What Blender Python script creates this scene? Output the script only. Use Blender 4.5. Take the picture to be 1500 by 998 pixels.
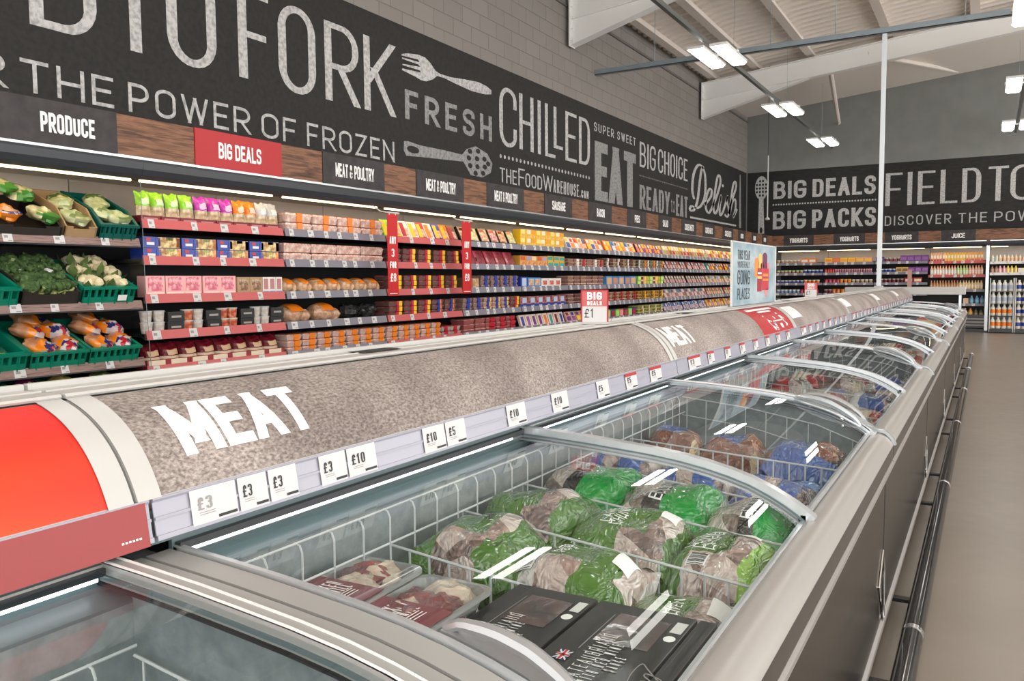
import bpy, math, random
from mathutils import Vector, Matrix, noise
for o in list(bpy.data.objects): bpy.data.objects.remove(o, do_unlink=True)
S = bpy.context.scene
COL = S.collection
# ------------------------------------------------------------------ camera, world, exposure
def make_camera():
    yaw, pit, rol, f = 0.5245430, -0.0729206, -0.0084828, 1202.495
    cy, sy, cp, sp, cr, sr = math.cos(yaw), math.sin(yaw), math.cos(pit), math.sin(pit), math.cos(rol), math.sin(rol)
    fw = Vector((-sy*cp, cy*cp, sp)); rt = Vector((cy, sy, 0)); up = rt.cross(fw)
    r2 = cr*rt + sr*up; u2 = -sr*rt + cr*up
    cd = bpy.data.cameras.new('camera'); cam = bpy.data.objects.new('camera', cd); COL.objects.link(cam)
    M = Matrix((r2, u2, -fw)).transposed().to_4x4(); M.translation = (0, 0, 1.42)
    cam.matrix_world = M
    cd.sensor_width = 36; cd.lens = 36*f/1500; cd.clip_start = .02; cd.clip_end = 200
    S.camera = cam
make_camera()
WORLD_STRENGTH = 3.6  # added uniform fill from the open right side and rear, not a real source
LAMP_STRENGTH = 12.0
W = bpy.data.worlds.new('World'); S.world = W; W.use_nodes = True
W.node_tree.nodes['Background'].inputs[0].default_value = (1.0, .985, .96, 1)
W.node_tree.nodes['Background'].inputs[1].default_value = WORLD_STRENGTH
S.view_settings.view_transform = 'Standard'
try: S.view_settings.look = 'None'
except Exception: pass
S.view_settings.gamma = 1; S.view_settings.use_curve_mapping = False
S.view_settings.exposure = 0.0
rnd = random.Random(7)
# ------------------------------------------------------------------ materials
def mat(name, col, rough=.5, metal=0., coat=0., emit=None, es=0., spec=None):
    m = bpy.data.materials.new(name); m.use_nodes = True
    b = m.node_tree.nodes['Principled BSDF']
    b.inputs['Base Color'].default_value = (*col, 1); b.inputs['Roughness'].default_value = rough
    b.inputs['Metallic'].default_value = metal
    if coat: b.inputs['Coat Weight'].default_value = coat; b.inputs['Coat Roughness'].default_value = .06
    if spec is not None: b.inputs['Specular IOR Level'].default_value = spec
    if emit: b.inputs['Emission Color'].default_value = (*emit, 1); b.inputs['Emission Strength'].default_value = es
    return m
def N(m, t, **kw):
    n = m.node_tree.nodes.new(t)
    for k, v in kw.items(): setattr(n, k, v)
    return n
def LK(m, a, b): m.node_tree.links.new(a, b)
def BS(m): return m.node_tree.nodes['Principled BSDF']
def ramp(m, stops, interp='LINEAR'):
    r = N(m, 'ShaderNodeValToRGB'); cr = r.color_ramp; cr.interpolation = interp
    while len(cr.elements) < len(stops): cr.elements.new(.5)
    for e, (p, c) in zip(cr.elements, stops): e.position = p; e.color = (*c, 1)
    return r
def texco(m, kind='Object', scale=(1,1,1), rot=(0,0,0)):
    t = N(m, 'ShaderNodeTexCoord'); mp = N(m, 'ShaderNodeMapping')
    mp.inputs['Scale'].default_value = scale; mp.inputs['Rotation'].default_value = rot
    LK(m, t.outputs[kind], mp.inputs['Vector']); return mp.outputs['Vector']
def noisemat(name, c0, c1, scale=8, rough=.6, vs=(1,1,1), detail=6, lo=.35, hi=.65, bump=0., kind='Object', **kw):
    m = mat(name, c0, rough, **kw)
    n = N(m, 'ShaderNodeTexNoise'); n.inputs['Scale'].default_value = scale; n.inputs['Detail'].default_value = detail
    LK(m, texco(m, kind, vs), n.inputs['Vector'])
    r = ramp(m, [(lo, c0), (hi, c1)]); LK(m, n.outputs['Fac'], r.inputs['Fac']); LK(m, r.outputs['Color'], BS(m).inputs['Base Color'])
    if bump:
        b = N(m, 'ShaderNodeBump'); b.inputs['Strength'].default_value = bump; b.inputs['Distance'].default_value = .01
        LK(m, n.outputs['Fac'], b.inputs['Height']); LK(m, b.outputs['Normal'], BS(m).inputs['Normal'])
    return m
def glassmat(name, tint=(.93,.97,.97), lo=.020, hi=.95, pw=5.0):    # thin sheet: mirror share rises with the incidence angle
    m = bpy.data.materials.new(name); m.use_nodes = True; m.node_tree.nodes.clear()
    o = N(m, 'ShaderNodeOutputMaterial'); mx = N(m, 'ShaderNodeMixShader'); t = N(m, 'ShaderNodeBsdfTransparent'); g = N(m, 'ShaderNodeBsdfGlossy')
    t.inputs[0].default_value = (*tint, 1); g.inputs['Roughness'].default_value = 0
    lw = N(m, 'ShaderNodeLayerWeight'); lw.inputs['Blend'].default_value = .5
    p = N(m, 'ShaderNodeMath', operation='POWER'); p.inputs[1].default_value = pw
    mm = N(m, 'ShaderNodeMath', operation='MULTIPLY_ADD', use_clamp=True); mm.inputs[1].default_value = hi; mm.inputs[2].default_value = lo
    LK(m, lw.outputs['Facing'], p.inputs[0]); LK(m, p.outputs[0], mm.inputs[0]); LK(m, mm.outputs[0], mx.inputs[0])
    LK(m, t.outputs[0], mx.inputs[1]); LK(m, g.outputs[0], mx.inputs[2]); LK(m, mx.outputs[0], o.inputs[0]); return m
M = {}
M['glass'] = glassmat('lid glass')
M['clear'] = glassmat('clear plastic', (.95,.95,.95))
def plain(n, c, r=.5, **k): M[n] = mat(n, c, r, **k); return M[n]
plain('white', (.52,.51,.49), .4); plain('signwhite', (.85,.84,.82), .6); plain('whiteplastic', (.66,.65,.63), .3)
plain('red', (.42,.006,.011), .45); plain('signred', (.55,.003,.006), .5); plain('railred', (.55,.10,.10), .4); plain('stripred', (.30,.042,.042), .45)
plain('black', (.008,.008,.009), .4); plain('nearblack', (.016,.016,.018), .5); plain('darkgrey', (.035,.037,.042), .35)
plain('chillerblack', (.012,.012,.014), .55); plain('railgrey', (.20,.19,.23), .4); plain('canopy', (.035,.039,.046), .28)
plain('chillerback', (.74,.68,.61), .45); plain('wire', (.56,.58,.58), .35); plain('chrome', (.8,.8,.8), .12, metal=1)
plain('aluminium', (.62,.65,.67), .24, metal=.6); plain('capgrey', (.345,.342,.33), .34); plain('railbeige', (.335,.318,.30), .32)
plain('bandbrown', (.045,.039,.034), .3); plain('trimgrey', (.27,.253,.24), .32)
plain('coldpanel', (.12,.165,.175), .3); plain('handlegrey', (.36,.365,.37), .2, metal=.35); plain('handlelight', (.46,.50,.52), .2, metal=.3)
plain('tubeblack', (.010,.009,.009), .12); plain('ticketrail', (.37,.365,.43), .22); plain('ticket', (.62,.61,.61), .5)
plain('ink', (.02,.02,.022), .5); plain('inkgrey', (.30,.28,.27), .5); plain('beam', (.84,.83,.81), .45); plain('beamshade', (.76,.69,.63), .5)
plain('sheet', (.84,.77,.70), .5); plain('tray', (.30,.36,.40), .3, metal=.5); plain('trunking', (.16,.17,.16), .35, metal=.4)
plain('pole', (.74,.80,.83), .25); plain('cord', (.05,.05,.05), .6)
plain('lamp', (1,1,1), .5, emit=(1,.97,.92), es=LAMP_STRENGTH)
plain('ledwarm', (1,1,1), .5, emit=(1,.64,.30), es=13); plain('ledoff', (.60,.42,.28), .4); plain('ledcool', (1,1,1), .5, emit=(.93,.97,1), es=3.2)
plain('flagblue', (.02,.02,.16), .5); plain('flagred', (.55,.02,.03), .5)
M['liner'] = noisemat('frosted liner', (.17,.205,.21), (.27,.305,.31), 30, .42, (1,1,1), 8, .3, .7, bump=.25)
M['chalkboard'] = noisemat('chalkboard', (.0075,.0066,.006), (.019,.0165,.0152), 7, .75, (1.0,3.0,3.0), 10, .3, .75)
M['chalk'] = noisemat('chalk', (.52,.51,.50), (.30,.29,.285), 26, .8, (1,1,1), 6, .42, .66)
M['chalkdim'] = noisemat('chalk dim', (.30,.295,.29), (.17,.165,.16), 22, .8, (1,1,1), 6, .42, .66)
M['slate'] = noisemat('sign slate', (.020,.0165,.0172), (.040,.034,.0355), 9, .6, (1,1,1), 8)
M['stone'] = noisemat('header stone print', (.17,.138,.124), (.50,.43,.395), 190, .45, (1,.6,1), 12, .34, .68, bump=.6)
def stone2(m):
    nt = m.node_tree; r = [n for n in nt.nodes if n.type == 'VALTORGB'][0]
    n2 = N(m, 'ShaderNodeTexNoise'); n2.inputs['Scale'].default_value = 3.2; n2.inputs['Detail'].default_value = 3
    LK(m, texco(m), n2.inputs['Vector'])
    r2 = ramp(m, [(.36, (.68,.66,.65)), (.62, (1.10,1.10,1.10))]); LK(m, n2.outputs['Fac'], r2.inputs['Fac'])
    mx = N(m, 'ShaderNodeMix', data_type='RGBA', blend_type='MULTIPLY'); mx.inputs[0].default_value = 1
    LK(m, r.outputs['Color'], mx.inputs[6]); LK(m, r2.outputs['Color'], mx.inputs[7]); LK(m, mx.outputs[2], BS(m).inputs['Base Color'])
stone2(M['stone'])
M['orangered'] = mat('header red orange print', (.8,.06,.012), .55)
_g = N(M['orangered'], 'ShaderNodeTexNoise'); _g.inputs['Scale'].default_value = 1.1; _g.inputs['Detail'].default_value = 1
LK(M['orangered'], texco(M['orangered'], 'Object', (1,.5,4)), _g.inputs['Vector'])
_r = ramp(M['orangered'], [(.35, (.80,.012,.012)), (.62, (.95,.10,.002))]); LK(M['orangered'], _g.outputs['Fac'], _r.inputs['Fac']); LK(M['orangered'], _r.outputs['Color'], BS(M['orangered']).inputs['Base Color'])
def woodmat(name, c0, c1, vs):
    m = mat(name, c0, .55); n = N(m, 'ShaderNodeTexNoise'); n.inputs['Scale'].default_value = 5; n.inputs['Detail'].default_value = 8; n.inputs['Distortion'].default_value = .6
    LK(m, texco(m, 'Object', vs), n.inputs['Vector'])
    r = ramp(m, [(.28, tuple(x*.35 for x in c0)), (.42, c0), (.58, c1), (.72, tuple(x*.7 for x in c0))]); LK(m, n.outputs['Fac'], r.inputs['Fac']); LK(m, r.outputs['Color'], BS(m).inputs['Base Color'])
    return m
M['wood'] = woodmat('reclaimed wood print', (.115,.046,.022), (.25,.112,.056), (1,.7,9))
M['railwood'] = woodmat('shelf edge wood', (.22,.135,.115), (.31,.20,.175), (1,1.2,22))
M['concrete'] = noisemat('polished concrete', (.225,.190,.152), (.265,.226,.185), 1.1, .30, (1,1,1), 6, .3, .7)
_n = N(M['concrete'], 'ShaderNodeTexNoise'); _n.inputs['Scale'].default_value = 9
_rr = N(M['concrete'], 'ShaderNodeMapRange'); _rr.inputs[3].default_value = .27; _rr.inputs[4].default_value = .36
LK(M['concrete'], texco(M['concrete']), _n.inputs['Vector']); LK(M['concrete'], _n.outputs['Fac'], _rr.inputs[0]); LK(M['concrete'], _rr.outputs[0], BS(M['concrete']).inputs['Roughness'])
M['backpaint'] = noisemat('grey wall paint', (.185,.188,.178), (.205,.208,.198), 3, .6)
M['steel'] = noisemat('dark steel side panel', (.055,.048,.042), (.080,.070,.062), 14, .27, (1,.05,6), metal=.85)
def blockwall():
    m = mat('painted blockwork', (.3,.27,.25), .8)
    t = N(m, 'ShaderNodeTexCoord'); s = N(m, 'ShaderNodeSeparateXYZ'); c = N(m, 'ShaderNodeCombineXYZ')
    LK(m, t.outputs['Object'], s.inputs[0]); LK(m, s.outputs[1], c.inputs[0]); LK(m, s.outputs[2], c.inputs[1])
    b = N(m, 'ShaderNodeTexBrick'); b.inputs['Scale'].default_value = 1; b.inputs['Brick Width'].default_value = .45; b.inputs['Row Height'].default_value = .2255
    b.inputs['Mortar Size'].default_value = .007; b.inputs['Mortar Smooth'].default_value = .3; b.inputs['Bias'].default_value = -.2
    b.inputs['Color1'].default_value = (.235,.212,.196,1); b.inputs['Color2'].default_value = (.262,.238,.220,1); b.inputs['Mortar'].default_value = (.165,.146,.135,1)
    LK(m, c.outputs[0], b.inputs['Vector']); LK(m, b.outputs['Color'], BS(m).inputs['Base Color'])
    bu = N(m, 'ShaderNodeBump', invert=True); bu.inputs['Strength'].default_value = .5; bu.inputs['Distance'].default_value = .006
    LK(m, b.outputs['Fac'], bu.inputs['Height']); LK(m, bu.outputs['Normal'], BS(m).inputs['Normal']); return m
M['block'] = blockwall()
# ------------------------------------------------------------------ object helpers
def tag(o, label, cat, group=None, kind=None):
    o['label'] = label; o['category'] = cat
    if group: o['group'] = group
    if kind: o['kind'] = kind
    return o
def empty(name, loc=(0,0,0), rz=0.):
    o = bpy.data.objects.new(name, None); COL.objects.link(o); o.location = loc; o.rotation_euler = (0,0,rz); o.empty_display_size = .1; return o
def thing(name, label, cat, loc=(0,0,0), group=None): return tag(empty(name, loc), label, cat, group)
def adopt(o, parent):
    o.parent = parent
    if parent.type == 'EMPTY' and parent.parent is None: o.matrix_parent_inverse = Matrix.Translation(-Vector(parent.location))
    return o
class MB:
    def __init__(s): s.v = []; s.f = []; s.m = []
    def add(s, vs, fs, mi=0):
        n = len(s.v); s.v += [tuple(v) for v in vs]; s.f += [tuple(i+n for i in f) for f in fs]; s.m += [mi]*len(fs); return s
    def box(s, x0, x1, y0, y1, z0, z1, mi=0):
        return s.add([(x0,y0,z0),(x1,y0,z0),(x1,y1,z0),(x0,y1,z0),(x0,y0,z1),(x1,y0,z1),(x1,y1,z1),(x0,y1,z1)],
            [(0,3,2,1),(4,5,6,7),(0,1,5,4),(1,2,6,5),(2,3,7,6),(3,0,4,7)], mi)
    def prism(s, poly, y0, y1, mi=0, ax='y'):      # 2-D outline pushed along an axis
        P = {'y': lambda a,b,t: (a,t,b), 'x': lambda a,b,t: (t,a,b), 'z': lambda a,b,t: (a,b,t)}[ax]
        n = len(poly); vs = [P(a,b,y0) for a,b in poly] + [P(a,b,y1) for a,b in poly]
        return s.add(vs, [tuple(range(n))[::-1], tuple(range(n,2*n))] + [(i,(i+1)%n,n+(i+1)%n,n+i) for i in range(n)], mi)
    def sheet(s, prof, y0, y1, mi=0, ny=1):
        n = len(prof); vs = []
        for j in range(ny+1):
            y = y0+(y1-y0)*j/ny; vs += [(a,y,b) for a,b in prof]
        return s.add(vs, [(j*n+i,j*n+i+1,(j+1)*n+i+1,(j+1)*n+i) for j in range(ny) for i in range(n-1)], mi)
    def slab(s, prof, y0, y1, t, mi=0):             # thick version of sheet, offset along local normals
        up = []
        for i,(a,b) in enumerate(prof):
            p, q = prof[max(i-1,0)], prof[min(i+1,len(prof)-1)]; dx, dz = q[0]-p[0], q[1]-p[1]; l = math.hypot(dx,dz) or 1
            up.append((a-dz/l*t, b+dx/l*t))
        return s.prism(list(prof)+up[::-1], y0, y1, mi)
    def tube(s, pts, r, n=6, mi=0):
        pts = [Vector(p) for p in pts]; k = len(pts); rings = []
        for i,p in enumerate(pts):
            t = (pts[min(i+1,k-1)]-pts[max(i-1,0)]).normalized()
            a = Vector((0,0,1)) if abs(t.z) < .9 else Vector((1,0,0)); u = t.cross(a).normalized(); w = t.cross(u)
            rr = r[i] if isinstance(r,(list,tuple)) else r
            rings += [p+(u*math.cos(6.28319*j/n)+w*math.sin(6.28319*j/n))*rr for j in range(n)]
        fs = [(i*n+j,i*n+(j+1)%n,(i+1)*n+(j+1)%n,(i+1)*n+j) for i in range(k-1) for j in range(n)]
        fs += [tuple(range(n))[::-1], tuple(range((k-1)*n,k*n))]
        return s.add(rings, fs, mi)
    def lathe(s, prof, c=(0,0,0), n=12, mi=0, mis=None):
        vs = [(c[0]+r*math.cos(6.28319*j/n), c[1]+r*math.sin(6.28319*j/n), c[2]+z) for r,z in prof for j in range(n)]
        for i in range(len(prof)-1):
            pass
        base = len(s.v); s.v += vs
        for i in range(len(prof)-1):
            for j in range(n):
                s.f.append(tuple(base+q for q in (i*n+j,i*n+(j+1)%n,(i+1)*n+(j+1)%n,(i+1)*n+j))); s.m.append(mis[i] if mis else mi)
        s.f.append(tuple(base+j for j in range(n))[::-1]); s.m.append(mis[0] if mis else mi)
        s.f.append(tuple(base+(len(prof)-1)*n+j for j in range(n))); s.m.append(mis[-1] if mis else mi)
        return s
    def blob(s, c, r, amp=.15, fr=2., seed=0, nu=12, nv=8, mi=0, zmin=None):
        vs = []
        for i in range(nv+1):
            th = math.pi*i/nv
            for j in range(nu):
                ph = 6.28319*j/nu; d = Vector((math.sin(th)*math.cos(ph), math.sin(th)*math.sin(ph), math.cos(th)))
                k = 1+amp*noise.noise(d*fr+Vector((seed*7.3,seed*3.1,seed)))*2
                p = Vector((c[0]+d.x*r[0]*k, c[1]+d.y*r[1]*k, c[2]+d.z*r[2]*k))
                if zmin is not None and p.z < zmin: p.z = zmin
                vs.append(p)
        return s.add(vs, [(i*nu+j,(i+1)*nu+j,(i+1)*nu+(j+1)%nu,i*nu+(j+1)%nu) for i in range(nv) for j in range(nu)], mi)
    def quad(s, a, b, c, d, mi=0): return s.add([a,b,c,d], [(0,1,2,3)], mi)
    def mesh(s, name, mats, smooth=False):
        me = bpy.data.meshes.new(name); me.from_pydata(s.v, [], s.f); me.polygons.foreach_set('material_index', s.m)
        if smooth:
            me.polygons.foreach_set('use_smooth', [True]*len(s.f))
            try: me.set_sharp_from_angle(angle=math.radians(42))
            except Exception: pass
        for m in (mats if isinstance(mats,(list,tuple)) else [mats]): me.materials.append(M[m] if isinstance(m,str) else m)
        me.update(); return me
    def build(s, name, mats, parent=None, smooth=False, bevel=0.):
        o = bpy.data.objects.new(name, s.mesh(name, mats, smooth)); COL.objects.link(o)
        if parent is not None: adopt(o, parent)
        if bevel:
            b = o.modifiers.new('bevel', 'BEVEL'); b.width = bevel; b.segments = 2; b.limit_method = 'ANGLE'
        return o
def place(name, me, loc, rot=(0,0,0), label=None, cat=None, group=None, parent=None, kind=None):
    o = bpy.data.objects.new(name, me); COL.objects.link(o); o.location = loc; o.rotation_euler = rot
    if parent is not None: o.parent = parent
    if label: tag(o, label, cat, group, kind)
    return o
def struct(name, mb, mats, **k):
    o = mb.build(name, mats, **k); o['kind'] = 'structure'; o['label'] = name.replace('_',' ') + ' of the shop'; o['category'] = name.split('_')[0]; return o
# lettering: the built-in font turned to a flat mesh and fitted to a box
_tc = {}
def glyphs(s, bold=0., res=3, spacing=1.):
    k = (s, bold, res, spacing)
    if k in _tc: return _tc[k]
    cu = bpy.data.curves.new('t', 'FONT'); cu.body = s; cu.size = 1; cu.offset = bold; cu.resolution_u = res; cu.space_character = spacing; cu.fill_mode = 'FRONT'
    ob = bpy.data.objects.new('t', cu); COL.objects.link(ob); bpy.context.view_layer.update()
    me = bpy.data.meshes.new_from_object(ob.evaluated_get(bpy.context.evaluated_depsgraph_get()))
    vs = [(v.co.x, v.co.y) for v in me.vertices]; fs = [tuple(p.vertices) for p in me.polygons]
    bpy.data.objects.remove(ob); bpy.data.curves.remove(cu); bpy.data.meshes.remove(me)
    x0 = min(v[0] for v in vs); x1 = max(v[0] for v in vs); y0 = min(v[1] for v in vs); y1 = max(v[1] for v in vs)
    _tc[k] = ([((x-x0)/(x1-x0), (y-y0)/(y1-y0)) for x,y in vs], fs, (x1-x0)/(y1-y0)); return _tc[k]
def text_into(mb, s, u0, u1, v0, v1, fn, bold=0., mi=0, res=3, spacing=1.):
    vs, fs, _ = glyphs(s, bold, res, spacing)
    return mb.add([fn(u0+(u1-u0)*x, v0+(v1-v0)*y) for x,y in vs], fs, mi)
# drawn capitals: every letter is strokes in a unit box; r marks rounded corners
R_ = lambda *p: ('r', p)
S_ = lambda *p: ('s', p)
O_ = lambda *p: ('o', p)
GL = {'A':(1.05,[S_((0,0),(.5,1)),S_((.5,1),(1,0)),S_((.18,.30),(.82,.30))]),'B':(1,[S_((0,0),(0,1)),R_((0,1),(.92,1),(.92,.53),(0,.53)),R_((0,.53),(1,.53),(1,0),(0,0))]),'C':(1,[R_((1,.68),(1,1),(0,1),(0,0),(1,0),(1,.32))]),
'D':(1,[S_((0,0),(0,1)),R_((0,1),(1,1),(1,0),(0,0))]),'E':(.82,[S_((0,0),(0,1)),S_((0,1),(1,1)),S_((0,.52),(.86,.52)),S_((0,0),(1,0))]),'F':(.80,[S_((0,0),(0,1)),S_((0,1),(1,1)),S_((0,.50),(.86,.50))]),
'G':(1,[R_((1,.70),(1,1),(0,1),(0,0),(1,0),(1,.46)),S_((1,.46),(.52,.46))]),'H':(1,[S_((0,0),(0,1)),S_((1,0),(1,1)),S_((0,.5),(1,.5))]),'I':(0,[S_((.5,0),(.5,1))]),'J':(.8,[R_((1,1),(1,0),(0,0),(0,.3))]),
'K':(1,[S_((0,0),(0,1)),S_((1,1),(.08,.42)),S_((.30,.56),(1,0))]),'L':(.78,[S_((0,0),(0,1)),S_((0,0),(1,0))]),'M':(1.3,[S_((0,0),(0,1)),S_((0,1),(.5,.2)),S_((.5,.2),(1,1)),S_((1,0),(1,1))]),'N':(1.05,[S_((0,0),(0,1)),S_((0,1),(1,0)),S_((1,0),(1,1))]),
'O':(1.02,[O_((0,0),(0,1),(1,1),(1,0))]),'P':(.95,[S_((0,0),(0,1)),R_((0,1),(1,1),(1,.43),(0,.43))]),'Q':(1.02,[O_((0,0),(0,1),(1,1),(1,0)),S_((.6,.25),(1,-.05))]),'R':(1,[S_((0,0),(0,1)),R_((0,1),(1,1),(1,.45),(0,.45)),S_((.42,.45),(1,0))]),
'S':(.95,[R_((1,.72),(1,1),(0,1),(0,.53),(1,.50),(1,0),(0,0),(0,.28))]),'T':(.95,[S_((0,1),(1,1)),S_((.5,0),(.5,1))]),'U':(1,[R_((0,1),(0,0),(1,0),(1,1))]),'V':(1.05,[S_((0,1),(.5,0)),S_((.5,0),(1,1))]),'W':(1.5,[S_((0,1),(.25,0)),S_((.25,0),(.5,.95)),S_((.5,.95),(.75,0)),S_((.75,0),(1,1))]),
'X':(1,[S_((0,0),(1,1)),S_((0,1),(1,0))]),'Y':(1,[S_((0,1),(.5,.42)),S_((.5,.42),(1,1)),S_((.5,.42),(.5,0))]),'Z':(.95,[S_((0,1),(1,1)),S_((1,1),(0,0)),S_((0,0),(1,0))]),
'0':(1,[O_((0,0),(0,1),(1,1),(1,0))]),'1':(.42,[S_((.0,.80),(.72,1)),S_((.72,1),(.72,0))]),'3':(.95,[R_((0,.78),(0,1),(1,1),(1,.53),(.35,.53)),R_((.35,.53),(1,.53),(1,0),(0,0),(0,.22))]),'5':(.95,[S_((1,1),(.05,1)),S_((.05,1),(.0,.5)),R_((0,.55),(1,.62),(1,0),(0,0),(0,.22))]),
'8':(.95,[O_((.05,.53),(.05,1),(.95,1),(.95,.53)),O_((0,0),(0,.53),(1,.53),(1,0))]),'£':(.95,[R_((1,.70),(1,1),(.28,1),(.28,0)),S_((0,0),(1,0)),S_((0,.48),(.8,.48))]),'&':(1.05,[R_((1,0),(.12,.78),(.12,1),(.72,1),(.72,.66),(0,.40),(0,0),(.70,0),(1,.42))]),"'":(0,[S_((.5,1),(.5,.78))]),'.':(0,[S_((.5,0),(.5,.09))])}
def _round(P, rx, ry, closed):
    out = []; n = len(P)
    for i,p in enumerate(P):
        if not closed and i in (0, n-1): out.append(p); continue
        a, b = P[i-1], P[(i+1)%n]
        def toward(q):
            dx, dy = q[0]-p[0], q[1]-p[1]; l = math.hypot(dx, dy) or 1; d = min(abs(dx)/l*rx+abs(dy)/l*ry, l*.5); return (p[0]+dx/l*d, p[1]+dy/l*d)
        A, B = toward(a), toward(b)
        for k in range(7):
            t = k/6; w = .7071; d0, d1, d2 = (1-t)**2, 2*w*t*(1-t), t*t; s = d0+d1+d2
            out.append(((A[0]*d0+p[0]*d1+B[0]*d2)/s, (A[1]*d0+p[1]*d1+B[1]*d2)/s))
    return out
def stroke_text(mb, s, u0, u1, v0, v1, fn, tv, th=None, gap=None, rho=1., mi=0, sp=None, ref=1.):
    """tv / th: thickness of upright / level strokes; rho: roundness; letters share the width left after gaps"""
    th = th or tv; H = v1-v0; gap = tv*.75 if gap is None else gap; sp = sp or tv*1.6
    wf = sum(GL[c][0] for c in s if c != ' '); nl = sum(c != ' ' for c in s); ns = s.count(' ')
    free = (u1-u0) - gap*(len(s)-1-2*ns if False else max(nl-1-ns,0)) - ns*(sp+gap) - nl*tv
    k = free/max(wf,.01); x = u0; e_ = (u1-u0)*1e-3; cnt = [0]
    def lift(L):                       # every stroke a hair above the one before, so that crossings are clean
        cnt[0] = (cnt[0]+1) % 5; a, b = L[0]; o = Vector(fn(a,b)); n = (Vector(fn(a+e_,b))-o).cross(Vector(fn(a,b+e_))-o).normalized()*(cnt[0]*max(tv*.0035, 6e-5))
        return [tuple(Vector(fn(*q))+n) for q in L]
    for c in s:
        if c == ' ': x += sp; continue
        W = GL[c][0]*k+tv
        for kind, pts in GL[c][1]:
            Q = [(x+tv/2+(W-tv)*a, v0+th/2+(H-th)*b) for a,b in pts]
            if kind == 's':
                (xa,ya),(xb,yb) = Q; dx, dy = xb-xa, yb-ya; l = math.hypot(dx,dy) or 1; w = tv*abs(dy)/l+th*abs(dx)/l; e = .5
                if abs(dx) < 1e-6: ea = (0, th/2*(1 if dy > 0 else -1)); h = (tv/2, 0)
                elif abs(dy) < 1e-6: ea = (tv/2*(1 if dx > 0 else -1), 0); h = (0, th/2)
                else:                                     # slanted stroke cut level at its ends
                    hx = .5*tv*math.hypot(1, dx/dy*.55) if abs(dy) > .35*abs(dx) else .5*th*abs(dx/dy); ey = th/2*(1 if dy > 0 else -1); ea = (dx/dy*ey, ey); h = (hx, 0)
                P4 = [(xa-ea[0]-h[0],ya-ea[1]-h[1]),(xb+ea[0]-h[0],yb+ea[1]-h[1]),(xb+ea[0]+h[0],yb+ea[1]+h[1]),(xa-ea[0]+h[0],ya-ea[1]+h[1])]
                mb.add(lift(P4), [(0,1,2,3)], mi)
            else:
                r = (W-tv)*.5*rho; C = _round(Q, r, min(r*1.25,(H-th)*.25), kind == 'o'); n = len(C); L = []
                for i,(a,b) in enumerate(C):
                    p, q = (C[i-1], C[(i+1)%n]) if kind == 'o' else (C[max(i-1,0)], C[min(i+1,n-1)])
                    dx, dy = q[0]-p[0], q[1]-p[1]; l = math.hypot(dx,dy) or 1; w = (tv*abs(dy)+th*abs(dx))/(abs(dx)+abs(dy)+1e-9)*.5
                    L += [(a-dy/l*w, b+dx/l*w), (a+dy/l*w, b-dx/l*w)]
                m = n if kind == 'o' else n-1
                mb.add(lift(L), [(2*i,2*i+1,2*((i+1)%n)+1,2*((i+1)%n)) for i in range(m)], mi)
        x += W+gap
    return mb
def catmull(P, k=6, closed=False):
    out = []; n = len(P)
    for i in range(n if closed else n-1):
        g = (lambda j: P[j % n]) if closed else (lambda j: P[min(max(j,0),n-1)])
        a,b,c,d = g(i-1),g(i),g(i+1),g(i+2)
        for q in range(k):
            t = q/k
            out.append(tuple(.5*(2*b[z]+(c[z]-a[z])*t+(2*a[z]-5*b[z]+4*c[z]-d[z])*t*t+(3*b[z]-a[z]-3*c[z]+d[z])*t**3) for z in range(len(b))))
    if not closed: out.append(tuple(P[-1]))
    return out
def ribbon(mb, P, w, fn, mi=0, sx=1.):
    P = catmull(P, 5); L = []
    for i,(x,y) in enumerate(P):
        a, b = P[max(i-1,0)], P[min(i+1,len(P)-1)]; dx, dy = (b[0]-a[0])/sx, b[1]-a[1]; l = math.hypot(dx,dy) or 1
        ww = w*(.75+.5*abs(dy)/l); L += [fn(x-dy/l*ww*sx/2, y+dx/l*ww/2), fn(x+dy/l*ww*sx/2, y-dx/l*ww/2)]
    mb.add(L, [(2*i,2*i+1,2*i+3,2*i+2) for i in range(len(P)-1)], mi)
def disc(mb, cx, cy, rx, ry, fn, mi=0, n=14):
    mb.add([fn(cx+rx*math.cos(6.28319*j/n), cy+ry*math.sin(6.28319*j/n)) for j in range(n)], [tuple(range(n))], mi)
ORD = ['first','second','third','fourth','fifth','sixth','seventh','eighth','ninth','tenth','eleventh','twelfth','thirteenth','fourteenth','fifteenth','sixteenth','seventeenth','eighteenth','nineteenth','twentieth']
def ordn(i): return ORD[i] if i < 20 else 'number %d' % (i+1)
# ------------------------------------------------------------------ the room
XW, YW = -6.34, 25.1
CEIL = lambda x: 6.47+.1*(x+6.3)
struct('floor', MB().box(-6.6, 9, -9, 25.4, -.1, 0), 'concrete')
struct('wall_left', MB().box(XW-.25, XW, -9, 25.4, 0, 7.4), 'block')
struct('wall_back', MB().box(XW, 14, YW, YW+.25, 0, 9), 'backpaint')
def build_ceiling():
    mb = MB(); y = -9.0; prof = []
    while y < 25.3:                                   # trapezoid liner sheet, ribs run up the slope
        prof += [(y,0),(y+.13,0),(y+.145,.07),(y+.285,.07),(y+.30,0)]; y += .30
    x0, x1 = XW-.1, 14.0; n = len(prof)
    vs = [(x0,a,CEIL(x0)+b) for a,b in prof]+[(x1,a,CEIL(x1)+b) for a,b in prof]
    mb.add(vs, [(i,i+1,n+i+1,n+i) for i in range(n-1)])
    struct('ceiling', mb, 'sheet')
build_ceiling()
struct('trim_2', MB().prism([(XW,CEIL(XW)-.25),(14,CEIL(14)-.25),(14,CEIL(14)-.23),(XW,CEIL(XW)-.23)], 21.9, YW), 'sheet')
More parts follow.
